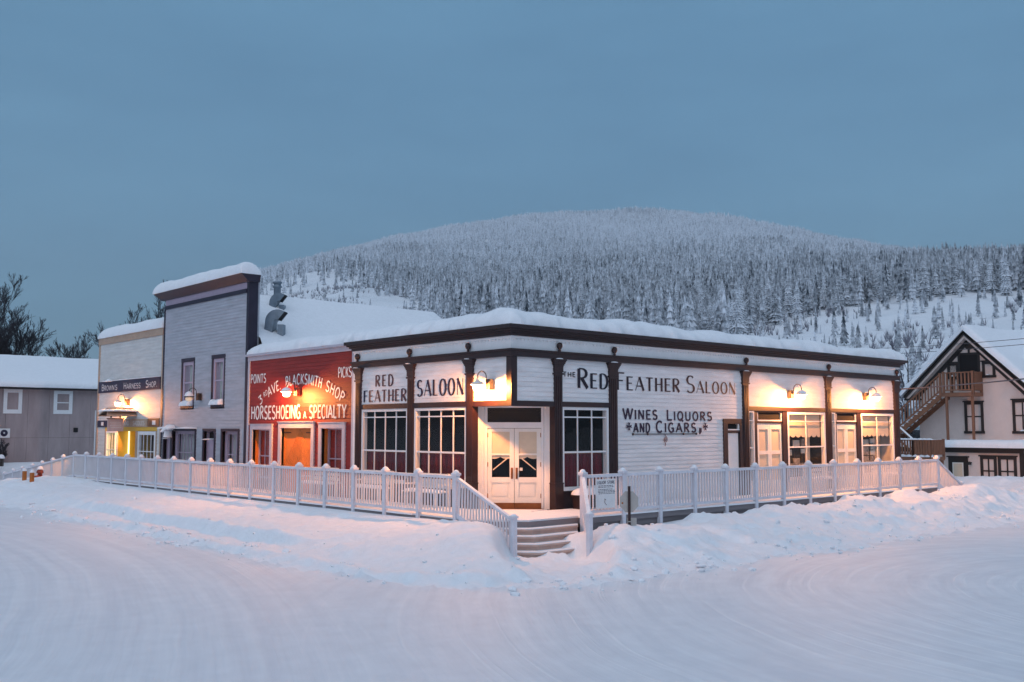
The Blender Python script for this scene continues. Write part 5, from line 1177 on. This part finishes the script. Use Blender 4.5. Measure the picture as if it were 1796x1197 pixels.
# packed snow of the road: tyre arcs and polished streaks in the relief and in the colour of the snow
def road_snow():
    m = snowy('road_snow', (.74, .76, .80), 45, 2.0, .22, .02); n, l = nodes(m); b = n['Principled BSDF']; b.inputs['Roughness'].default_value = .62
    geo = n.new('ShaderNodeNewGeometry')
    def rings(cx, cy, sc, det, dist, seed):
        v = n.new('ShaderNodeVectorMath'); v.operation = 'SUBTRACT'; v.inputs[1].default_value = (cx, cy, 0); l.new(geo.outputs['Position'], v.inputs[0])
        q = n.new('ShaderNodeTexNoise'); q.inputs['Scale'].default_value = .22; q.inputs['Detail'].default_value = 2; l.new(v.outputs[0], q.inputs['Vector'])
        ln = n.new('ShaderNodeVectorMath'); ln.operation = 'LENGTH'; l.new(v.outputs[0], ln.inputs[0])
        ad = n.new('ShaderNodeMath'); ad.operation = 'MULTIPLY_ADD'; ad.inputs[1].default_value = dist; l.new(q.outputs[0], ad.inputs[0]); l.new(ln.outputs['Value'], ad.inputs[2])
        at = n.new('ShaderNodeSeparateXYZ'); l.new(v.outputs[0], at.inputs[0]); an = n.new('ShaderNodeMath'); an.operation = 'ARCTAN2'; l.new(at.outputs[1], an.inputs[0]); l.new(at.outputs[0], an.inputs[1])
        cb = n.new('ShaderNodeCombineXYZ'); k = n.new('ShaderNodeMath'); k.operation = 'MULTIPLY'; k.inputs[1].default_value = sc; l.new(ad.outputs[0], k.inputs[0]); l.new(k.outputs[0], cb.inputs[0])
        k2 = n.new('ShaderNodeMath'); k2.operation = 'MULTIPLY'; k2.inputs[1].default_value = 2.2; l.new(an.outputs[0], k2.inputs[0]); l.new(k2.outputs[0], cb.inputs[1]); cb.inputs[2].default_value = seed
        t = n.new('ShaderNodeTexNoise'); t.inputs['Scale'].default_value = 1; t.inputs['Detail'].default_value = det; t.inputs['Roughness'].default_value = .7; l.new(cb.outputs[0], t.inputs['Vector'])
        return t.outputs[0], cb
    def lines(cb):                                 # thin bright streaks left by tyres
        sp = n.new('ShaderNodeSeparateXYZ'); l.new(cb.outputs[0], sp.inputs[0]); c2 = n.new('ShaderNodeCombineXYZ'); k = n.new('ShaderNodeMath'); k.operation = 'MULTIPLY'; k.inputs[1].default_value = 2.6; l.new(sp.outputs[0], k.inputs[0]); l.new(k.outputs[0], c2.inputs[0])
        k3 = n.new('ShaderNodeMath'); k3.operation = 'MULTIPLY'; k3.inputs[1].default_value = .55; l.new(sp.outputs[1], k3.inputs[0]); l.new(k3.outputs[0], c2.inputs[1]); c2.inputs[2].default_value = 9
        t = n.new('ShaderNodeTexNoise'); t.inputs['Scale'].default_value = 1; t.inputs['Detail'].default_value = 2; l.new(c2.outputs[0], t.inputs['Vector'])
        r = n.new('ShaderNodeValToRGB'); r.color_ramp.elements[0].position = .60; r.color_ramp.elements[0].color = (0, 0, 0, 1); r.color_ramp.elements[1].position = .70; r.color_ramp.elements[1].color = (1, 1, 1, 1); l.new(t.outputs[0], r.inputs[0]); return r.outputs[0]
    a0, cba = rings(4.0, -15.5, 3.2, 7, .5, 1.0); c0, cbc = rings(-46, 10.0, 2.8, 7, .35, 5.0)
    def addl(x, ln, f):
        q = n.new('ShaderNodeMath'); q.operation = 'MULTIPLY_ADD'; q.inputs[1].default_value = f; l.new(ln, q.inputs[0]); l.new(x, q.inputs[2]); return q.outputs[0]
    a, c = addl(a0, lines(cba), .24), addl(c0, lines(cbc), .10)
    mixn = n.new('ShaderNodeMixRGB'); mixn.blend_type = 'MIX'
    sx = n.new('ShaderNodeSeparateXYZ'); l.new(geo.outputs['Position'], sx.inputs[0]); mr = n.new('ShaderNodeMapRange'); mr.inputs[1].default_value = -9; mr.inputs[2].default_value = -3; mr.interpolation_type = 'SMOOTHSTEP'
    df = n.new('ShaderNodeMath'); df.operation = 'SUBTRACT'; l.new(sx.outputs[0], df.inputs[0]); 
    hf = n.new('ShaderNodeMath'); hf.operation = 'MULTIPLY'; hf.inputs[1].default_value = .4; l.new(sx.outputs[1], hf.inputs[0]); l.new(hf.outputs[0], df.inputs[1]); l.new(df.outputs[0], mr.inputs[0])
    l.new(mr.outputs[0], mixn.inputs[0]); l.new(c, mixn.inputs[1]); l.new(a, mixn.inputs[2])
    cr = n.new('ShaderNodeValToRGB'); cr.color_ramp.elements[0].position = .32; cr.color_ramp.elements[0].color = (.87, .88, .90, 1); cr.color_ramp.elements[1].position = .70; cr.color_ramp.elements[1].color = (1.05, 1.05, 1.04, 1)
    l.new(mixn.outputs[0], cr.inputs[0])
    src = b.inputs['Base Color'].links[0].from_socket; mu = n.new('ShaderNodeMixRGB'); mu.blend_type = 'MULTIPLY'; mu.inputs[0].default_value = 1; l.new(src, mu.inputs[1]); l.new(cr.outputs[0], mu.inputs[2]); l.new(mu.outputs[0], b.inputs['Base Color'])
    old = b.inputs['Normal'].links[0].from_socket; bp = n.new('ShaderNodeBump'); bp.inputs['Strength'].default_value = .55; bp.inputs['Distance'].default_value = .05
    l.new(mixn.outputs[0], bp.inputs['Height']); l.new(old, bp.inputs['Normal']); l.new(bp.outputs[0], b.inputs['Normal'])
road_snow()
near = (np.abs(co[F].mean(1)[:, 0]) < 60) & (np.abs(co[F].mean(1)[:, 1]) < 60)
isr = (fr > .55) & near
tag(grid_mesh('road', co, F[isr], 'road_snow'), kind='structure'); tag(grid_mesh('snow_ground', co, F[~isr], 'snow_bank'), kind='structure')

# lumps and crumbs the plough left along the banks
NC = 2600; cu = rs0 = np.random.RandomState(5); cx_ = rs0.uniform(-9, 27, NC * 6); cy_ = rs0.uniform(-9.5, 26, NC * 6)
dd_ = np.hypot(np.maximum(-2 - cx_, 0), np.maximum(-2 - cy_, 0)); pr_ = np.exp(-((dd_ - 4.3) / .55) ** 2) + .22 * ((dd_ > .7) & (dd_ < 4)) * (cx_ > cy_) + .05 * ((dd_ > .7) & (dd_ < 4)); pr_ *= .35 + 1.3 * (fbm(cx_ * .6, cy_ * .6, 2, 17) > 0)
kk = np.where(rs0.uniform(size=NC * 6) < pr_ * .5)[0][:NC]; gz_, _ = ground(cx_[kk], cy_[kk])
ico = bmesh.new(); bmesh.ops.create_icosphere(ico, subdivisions=1, radius=1); iv = np.array([v.co[:] for v in ico.verts]); jf = np.array([[v.index for v in f.verts] for f in ico.faces]); ico.free()
VV, FF = [], []
for n_, i in enumerate(kk):
    r_ = .018 + .07 * rs0.uniform() ** 3.2; v = iv * (1 + rs0.uniform(-.35, .35, (len(iv), 1))) * r_ * np.array([rs0.uniform(.7, 1.5), rs0.uniform(.7, 1.5), rs0.uniform(.5, .9)]); VV.append(v + np.array([cx_[i], cy_[i], gz_[n_] + r_ * .25])); FF.append(jf + n_ * len(iv))
tag(grid_mesh('snow_crumbs', np.concatenate(VV), np.concatenate(FF), 'snow', smooth=False), kind='stuff')

# ------------------------------------------------------------------ hill
FPX, CY = 1746.0, 755.0
cols = np.array([-700, 0, 200, 300, 380, 450, 520, 600, 700, 800, 1000, 1200, 1300, 1400, 1500, 1600, 1800, 2000, 2600], float)
rr = np.array([110, 160, 250, 330, 420, 560, 760, 1000, 1300, 1420, 1700], float)
T = np.array([  # picture height of the bare ground for each bearing (columns) and distance (rows)
 [757, 757, 757, 755, 745, 735, 732, 730, 728, 725, 720, 715, 712, 708, 704, 700, 695, 695, 700],
 [755, 755, 755, 752, 730, 705, 700, 697, 694, 690, 682, 672, 668, 662, 656, 650, 642, 640, 660],
 [754, 754, 752, 745, 700, 648, 632, 622, 615, 610, 600, 592, 588, 584, 580, 576, 568, 566, 600],
 [753, 753, 750, 740, 680, 600, 575, 566, 562, 562, 562, 560, 556, 548, 534, 520, 508, 505, 560],
 [752, 752, 748, 735, 665, 565, 535, 525, 540, 545, 540, 530, 522, 512, 505, 500, 498, 498, 540],
 [752, 752, 747, 730, 650, 535, 505, 492, 510, 520, 512, 500, 492, 484, 480, 480, 484, 488, 530],
 [752, 752, 746, 725, 640, 512, 490, 474, 468, 470, 464, 455, 452, 452, 456, 462, 474, 484, 530],
 [752, 752, 746, 722, 630, 494, 472, 456, 436, 430, 424, 418, 420, 430, 444, 456, 474, 488, 530],
 [752, 752, 746, 720, 625, 484, 466, 446, 422, 402, 377, 376, 390, 410, 431, 450, 474, 492, 530],
 [752, 752, 746, 722, 628, 488, 470, 450, 427, 408, 384, 384, 398, 417, 437, 456, 478, 496, 530],
 [753, 753, 750, 735, 680, 600, 590, 580, 570, 560, 550, 550, 556, 566, 580, 600, 620, 640, 660]], float)
def hill_z(col, r):
    fc = np.interp(col, cols, np.arange(len(cols))); fr_ = np.interp(r, rr, np.arange(len(rr)))
    c0 = np.clip(fc.astype(int), 0, len(cols) - 2); r0 = np.clip(fr_.astype(int), 0, len(rr) - 2); u, v = fc - c0, fr_ - r0
    u = u * u * (3 - 2 * u) * .4 + u * .6
    y = (T[r0, c0] * (1 - u) + T[r0, c0 + 1] * u) * (1 - v) + (T[r0 + 1, c0] * (1 - u) + T[r0 + 1, c0 + 1] * u) * v
    depth = r * np.cos(np.arctan((col - 898) / FPX))
    z = CAM.z + (CY - y) * depth / FPX * np.hypot(1, 0)
    az = YAW - np.arctan((col - 898) / FPX); x, yy = CAM.x + r * np.cos(az), CAM.y + r * np.sin(az)
    z = z + (fbm(x * .012, yy * .012, 4, 5) * 15 + fbm(x * .05, yy * .05, 3, 15) * 8) * np.clip((r - 120) / 400, 0, 1) * np.clip((752 - y) / 60, 0, 1)
    return x, yy, z
hc = np.linspace(-700, 2600, 300); hr = np.unique(np.concatenate([np.linspace(110, 450, 60), np.linspace(450, 1700, 70)]))
HC, HRr = np.meshgrid(hc, hr, indexing='ij'); hx, hy, hz = hill_z(HC, HRr)
hz = hz - 1.2
hco = np.stack([hx, hy, hz], -1).reshape(-1, 3); hi = np.arange(hco.shape[0]).reshape(HC.shape)
HF = np.stack([hi[:-1, :-1], hi[:-1, 1:], hi[1:, 1:], hi[1:, :-1]], -1).reshape(-1, 4)
m = snowy('hill_snow', (.78, .80, .84), .35, .05, .8, 2.0); n, l = nodes(m); b = n['Principled BSDF']
tcx = n.new('ShaderNodeTexCoord'); q = n.new('ShaderNodeTexNoise'); q.inputs['Scale'].default_value = .22; q.inputs['Detail'].default_value = 6; q.inputs['Roughness'].default_value = .75; l.new(tcx.outputs['Object'], q.inputs['Vector'])
r = n.new('ShaderNodeValToRGB'); r.color_ramp.elements[0].position = .62; r.color_ramp.elements[0].color = (0, 0, 0, 1); r.color_ramp.elements[1].position = .70; r.color_ramp.elements[1].color = (1, 1, 1, 1); l.new(q.outputs[0], r.inputs[0])
src = b.inputs['Base Color'].links[0].from_socket; mx = n.new('ShaderNodeMixRGB'); mx.inputs[2].default_value = (.20, .19, .20, 1); l.new(r.outputs[0], mx.inputs[0]); l.new(src, mx.inputs[1]); l.new(mx.outputs[0], b.inputs['Base Color'])
tag(grid_mesh('hill', hco, HF, 'hill_snow'), kind='structure')

# ------------------------------------------------------------------ frosted spruce forest
def frost_mat(name, dark, white, sc, lo, hi, alt=True):
    m = bpy.data.materials.new(name); n, l = nodes(m); b = n['Principled BSDF']; b.inputs['Roughness'].default_value = .85; b.inputs['Specular IOR Level'].default_value = .15
    g = n.new('ShaderNodeNewGeometry'); sp = n.new('ShaderNodeSeparateXYZ'); l.new(g.outputs['True Normal'], sp.inputs[0])
    ps = n.new('ShaderNodeSeparateXYZ'); l.new(g.outputs['Position'], ps.inputs[0])
    q = n.new('ShaderNodeTexNoise'); q.inputs['Scale'].default_value = sc; q.inputs['Detail'].default_value = 3; l.new(g.outputs['Position'], q.inputs['Vector'])
    cm = n.new('ShaderNodeMapping'); cm.inputs['Scale'].default_value = (.30, .30, .03); l.new(g.outputs['Position'], cm.inputs[0]); colm = n.new('ShaderNodeTexNoise'); colm.inputs['Scale'].default_value = 1; colm.inputs['Detail'].default_value = 2; l.new(cm.outputs[0], colm.inputs['Vector'])
    big = n.new('ShaderNodeTexNoise'); big.inputs['Scale'].default_value = .012; big.inputs['Detail'].default_value = 3; l.new(g.outputs['Position'], big.inputs['Vector'])
    def M(op, a, bb, c=None):
        x = n.new('ShaderNodeMath'); x.operation = op
        for i, s in enumerate((a, bb, c)):
            if s is None: continue
            if isinstance(s, (int, float)): x.inputs[i].default_value = s
            else: l.new(s, x.inputs[i])
        return x.outputs[0]
    v = M('MULTIPLY_ADD', sp.outputs[2], .55, q.outputs[0])
    v = M('MULTIPLY_ADD', big.outputs[0], .30, v); v = M('MULTIPLY_ADD', colm.outputs[0], .9, v)
    if alt:
        mr = n.new('ShaderNodeMapRange'); mr.inputs[1].default_value = 60; mr.inputs[2].default_value = 210; mr.inputs[3].default_value = 0; mr.inputs[4].default_value = .20; l.new(ps.outputs[2], mr.inputs[0]); v = M('ADD', v, mr.outputs[0])
    mr = n.new('ShaderNodeMapRange'); mr.inputs[1].default_value = lo; mr.inputs[2].default_value = hi; l.new(v, mr.inputs[0])
    mx = n.new('ShaderNodeMixRGB'); mx.inputs[1].default_value = (*dark, 1); mx.inputs[2].default_value = (*white, 1); l.new(mr.outputs[0], mx.inputs[0]); l.new(mx.outputs[0], b.inputs['Base Color'])
    MATS[name] = m
frost_mat('frosted_spruce', (.028, .040, .055), (.74, .79, .86), .8, .93, 1.40)
def spruce_proto(tiers, spikes, seed, slim=.17):
    """stack of ragged drooping tiers round a thin stem, unit height"""
    r = np.random.RandomState(seed); V, Fq = [], []
    def addv(p): V.append(p); return len(V) - 1
    lean = r.uniform(-.02, .02, 2)
    for k in range(tiers):
        t = k / tiers; z0 = .06 + .90 * t; rad = slim * (1 - t) ** .8 * r.uniform(.75, 1.15) + .012; top = min(1, z0 + 1.75 / tiers * (.92 - .3 * t) + .02)
        c = addv((lean[0] * top, lean[1] * top, top)); un = addv((lean[0] * z0, lean[1] * z0, z0 + .35 * (top - z0))); ring = []; a0 = r.uniform(0, 6.28)
        for s in range(spikes * 2):
            a = a0 + math.pi * s / spikes; rd = rad * (r.uniform(.8, 1.15) if s % 2 == 0 else r.uniform(.35, .55)); zz = z0 + (-.014 if s % 2 == 0 else .012) + r.uniform(-.008, .008)
            ring.append(addv((lean[0] * z0 + rd * math.cos(a), lean[1] * z0 + rd * math.sin(a), zz)))
        m = len(ring)
        for s in range(m): Fq.append((c, ring[s], ring[(s + 1) % m])); Fq.append((un, ring[(s + 1) % m], ring[s]))
    a, b_, c = addv((.012, 0, -.03)), addv((-.006, .01, -.03)), addv((-.006, -.01, -.03)); d = addv((lean[0] * .9, lean[1] * .9, .98))
    Fq += [(a, b_, d), (b_, c, d), (c, a, d)]
    return np.array(V), np.array(Fq)
far_p = [spruce_proto(4, 4, s, .155) for s in range(6)]; mid_p = [spruce_proto(8, 5, 20 + s, .13) for s in range(6)]; near_p = [spruce_proto(21, 7, 40 + s, .135) for s in range(5)]
rs = np.random.RandomState(11)
def picy(x, y, z):                                 # how high on the hillside, in picture rows (for the clearings only)
    d = (x - CAM.x) * math.cos(YAW) + (y - CAM.y) * math.sin(YAW); return CY - (z - CAM.z) / d * FPX
N = 84000
cl = rs.uniform(360, 2050, N); rd = np.sqrt(rs.uniform(200 ** 2, 1400 ** 2, N)); tx, ty, tz = hill_z(cl, rd); py = picy(tx, ty, tz)
dens = np.ones(N)
slope_clear = 1.6 * np.exp(-(((cl - 555) / 92) ** 2 + ((py - 505) / 30) ** 2)) + 1.3 * np.exp(-(((cl - 690) / 65) ** 2 + ((py - 533) / 14) ** 2)) + .6 * np.exp(-(((cl - 480) / 30) ** 2 + ((py - 540) / 40) ** 2))
low_clear = ss(0, 22, py - np.interp(cl, [400, 700, 850, 1000, 1250, 1340, 1400, 1480, 1600, 1700, 2000], [548, 566, 572, 590, 600, 562, 544, 530, 514, 504, 498]))
n1 = fbm(tx * .022, ty * .022, 3, 77)
dens = np.clip(1.1 - 1.25 * slope_clear + n1 * .6, .035, 1) * (1 - .80 * low_clear) * np.where(cl < 440, .9, 1)
dens = np.where((cl < 735) & (py > 527) & (rd < 560), dens * .06, dens); dens = np.where(rd > 600, dens * .78, dens * np.interp(rd, [250, 420, 600], [.85, .85, .9]))
keep = (rs.uniform(size=N) < dens) & (py < 660)
tx, ty, tz, rd, cl, py, low_clear = tx[keep], ty[keep], tz[keep], rd[keep], cl[keep], py[keep], low_clear[keep]
hgt = rs.uniform(7.5, 14.5, len(tx)) * np.where(rd > 900, .95, 1.0) * np.where(low_clear > .6, rs.uniform(.16, .55, len(tx)), 1)
hgt *= np.interp(rd, [250, 400, 700, 1300], [1.02, 1.0, .88, .76])
hgt = np.where((cl > 420) & (cl < 720) & (py > 490) & (py < 580) & (rd < 520), hgt * .55, hgt)
app = hgt / rd
# the biggest ones that show are trees of their own
vis = (cl > 445) & (cl < 1800) & (py < np.interp(cl, [440, 620, 900, 1590, 1600, 1690, 1800], [545, 575, 545, 612, 660, 590, 585]) + 12)
cand = np.where(vis)[0]; cand = cand[np.argsort(-app[cand])][:290]
single = np.zeros(len(tx), bool); single[cand] = True
nm = []
for k, (v, f) in enumerate(near_p):
    me = bpy.data.meshes.new('spruce_crown'); me.from_pydata([tuple(p) for p in v], [], [tuple(int(a) for a in q) for q in f]); me.materials.append(MATS['frosted_spruce']); nm.append(me)
for j, i in enumerate(cand):
    o = bpy.data.objects.new('spruce_tree', nm[j % 5]); COL.objects.link(o); o.location = (tx[i], ty[i], tz[i] - 1.2); w = rs.uniform(.85, 1.15); o.scale = (hgt[i] * w, hgt[i] * w, hgt[i]); o.rotation_euler = (0, 0, rs.uniform(0, 6.28))
    tag(o, 'narrow frosted spruce on the hillside above the town roofs', 'tree', 'frosted spruces low on the hill')
def scatter(name, sel, protos, lo):
    VV, FF, k = [], [], 0
    for i in sel:
        v, f = protos[i % len(protos)]; a = rs.uniform(0, 6.28); w = hgt[i] * rs.uniform(.8, 1.2); c, s = math.cos(a), math.sin(a)
        VV.append(np.stack([tx[i] + (v[:, 0] * c - v[:, 1] * s) * w, ty[i] + (v[:, 0] * s + v[:, 1] * c) * w, tz[i] - 1.2 + v[:, 2] * hgt[i]], -1)); FF.append(f + k); k += len(v)
    return tag(grid_mesh(name, np.concatenate(VV), np.concatenate(FF), 'frosted_spruce', smooth=False), kind='stuff')
oth = np.where(~single)[0]
scatter('forest', oth, [mid_p[i % 6] for i in range(6)] if False else mid_p, 0) if len(oth) < 9000 else (scatter('forest', oth[rd[oth] <= 620], mid_p, 0), scatter('distant_forest', oth[rd[oth] > 620], far_p, 0))
print('trees', len(tx), 'single', len(cand))

# ------------------------------------------------------------------ bare and near trees
def bare_tree(name, label, base, H, seed, spread=.5, mat='bark_dark', twig='twig', levels=5, r0=.16, group=None, lean=0, stems=1, cr=1.0):
    r = random.Random(seed); root = thing(name, label, 'tree', base, group); T_, C_ = MB(), MB(); B = Vector(base)
    def grow(p, d, L, rad, lv):
        n = 4 if lv < 2 else 3; pts = [p]; rads = [rad]
        for i in range(n):
            d = (d + Vector((r.uniform(-1, 1), r.uniform(-1, 1), r.uniform(-.3, .7))) * (.13 + .05 * lv)).normalized(); p = p + d * L / n; pts.append(p); rads.append(max(.012, rad * (1 - .55 * (i + 1) / n)))
        (T_ if lv == 0 else C_).tube(pts, rads, mat if lv < 2 else twig, 6 if lv == 0 else (4 if lv < 2 else 3), cap=False)
        if lv >= levels: return
        for _ in range({0: 11, 1: 6, 2: 6, 3: 6, 4: 3}.get(lv, 3)):
            k = r.uniform(.25 if lv == 0 else .2, 1); i = min(len(pts) - 2, int(k * (len(pts) - 1))); q = pts[i].lerp(pts[i + 1], k * (len(pts) - 1) - i)
            a = r.uniform(0, 6.28); e = r.uniform(.35, .95) * spread * 1.6; nd = (d + Vector((math.cos(a) * e, math.sin(a) * e, r.uniform(-.1, .35)))).normalized()
            grow(q, nd, L * r.uniform(.38, .62) * (1.15 - .4 * k) * cr, max(.01, rads[i] * .55), lv + 1)
    for s in range(stems): grow(B + Vector((.3 * s, .2 * s, 0)), Vector((lean + .12 * (s - stems / 2), .06 * s, 1)).normalized(), H * (.85 - .08 * s), r0 * (1 - .2 * s), 0)
    T_.build('trunk', root); C_.build('crown', root); return root
paint('frosty_twig', (.12, .13, .17), .9, .3, 4, .2, 20)
# low leafless brush on the open slopes
bx, by, bz, bl = [], [], [], []
NB = 9000; bc = rs.uniform(430, 2000, NB); br = np.sqrt(rs.uniform(120 ** 2, 520 ** 2, NB)); qx, qy, qz = hill_z(bc, br); bp_ = picy(qx, qy, qz)
cm = fbm(qx * .03, qy * .03, 3, 88); okb = (cm > -.02) & (bp_ < 640) & (bp_ > 470); qx, qy, qz = qx[okb], qy[okb], qz[okb]
VV, FF, k = [], [], 0
for i in range(len(qx)):
    hh = rs.uniform(1.2, 3.2)
    for t in range(9):
        a = rs.uniform(0, 6.28); e = rs.uniform(.1, .55) * hh; w = .055; h2 = hh * rs.uniform(.5, 1)
        VV.append(np.array([[qx[i] - w, qy[i] + w, qz[i] - 1.5], [qx[i] + w, qy[i] - w, qz[i] - 1.5], [qx[i] + e * math.cos(a), qy[i] + e * math.sin(a), qz[i] - 1.2 + h2]])); FF.append([k, k + 1, k + 2]); k += 3
paint('brush_twig', (.17, .17, .21), .9, .3, 1, 0, 10)
tag(grid_mesh('hillside_brush', np.concatenate(VV), np.array(FF), 'brush_twig', smooth=False), kind='stuff')
bare_tree('bare_tree', 'big bare dark tree at the picture edge behind the plywood building', (-1.2, 58, 0), 12.2, 3, .5, stems=3, levels=4)
bare_tree('bare_tree', 'bushy bare tree rising behind the middle of the plywood roof', (4.3, 60, 0), 11.4, 8, .5, stems=3, levels=4)
bare_tree('bare_tree', 'small bare tree between the two bigger ones behind the plywood roof', (2.0, 62, 0), 8.6, 12, .6, stems=2, levels=4)
bare_tree('bare_tree', 'low bare shrubby tree just beside the harness shop corner', (8.0, 58, 0), 7.6, 15, .4, stems=3, levels=4)
bare_tree('bare_tree', 'dark bare treetop above the harness shop snow cap', (14.0, 60, 0), 11.4, 22, .35, stems=3, levels=4)
bare_tree('bare_tree', 'slender bare treetop behind the harness shop near the tall false front', (17.2, 60, 0), 10.6, 27, .3, stems=2, levels=4)
bare_tree('bare_shrub', 'bare twiggy shrub below the wall sign', (-1.0, 43.2, .6), 1.7, 31, .5, levels=3, r0=.03, stems=3)
bare_tree('birch_tree', 'tall thin bare birch in the alley beyond the saloon end', (34, 6.35, 0), 8.0, 41, .5, levels=3, r0=.06, cr=.6, twig='frosty_twig')
def spruce_near(base, h, k, label):
    o = bpy.data.objects.new('spruce_tree', nm[k % 5]); COL.objects.link(o); o.location = base; o.scale = (h * 1.05, h * 1.05, h); o.rotation_euler = (0, 0, k * 1.7); return tag(o, label, 'tree', 'frosted spruces behind the alley')
for k, (x, y, z, h) in enumerate(((68.6, 24.4, 2.2, 6.2), (70, 22.8, 2.6, 8.2), (92, 36, 4.5, 9.0), (64.5, 26.0, 2.2, 6.0), (96, 43, 6, 10), (99, 37.5, 5, 9))):
    spruce_near((x, y, z), h, k, ['short frosted spruce right of the birch by the gabled house', 'middle frosted spruce behind the birch', 'tall frosted spruce at the end of the alley', 'small frosted spruce behind the saloon roof end', 'frosted spruce farther up behind the saloon roof end', 'frosted spruce between the birch and the gabled house roof'][k])

# things that stand in the snow take its height
def ground_at(x, y): return float(ground(np.array([[x]]), np.array([[y]]))[0][0, 0])
for o in list(COL.objects):
    if o.parent is None and o.name.split('.')[0] in ('bollard', 'fire_hydrant'): o.location.z = ground_at(o.location.x, o.location.y) + .02

# ------------------------------------------------------------------ cold evening air
hz_b = MB(); hz_b.box(FW, -2500, 2500, -3.5, 420, -2500, 2500, 'snow'); ho = hz_b.build('haze'); ho.data.materials.clear()
hm = bpy.data.materials.new('haze'); n, l = nodes(hm); n.remove(n['Principled BSDF']); pv = n.new('ShaderNodeVolumePrincipled'); pv.inputs['Color'].default_value = (.86, .93, 1, 1); pv.inputs['Density'].default_value = .00034; pv.inputs['Anisotropy'].default_value = .1
l.new(pv.outputs[0], n['Material Output'].inputs['Volume']); ho.data.materials.append(hm); tag(ho, kind='stuff')
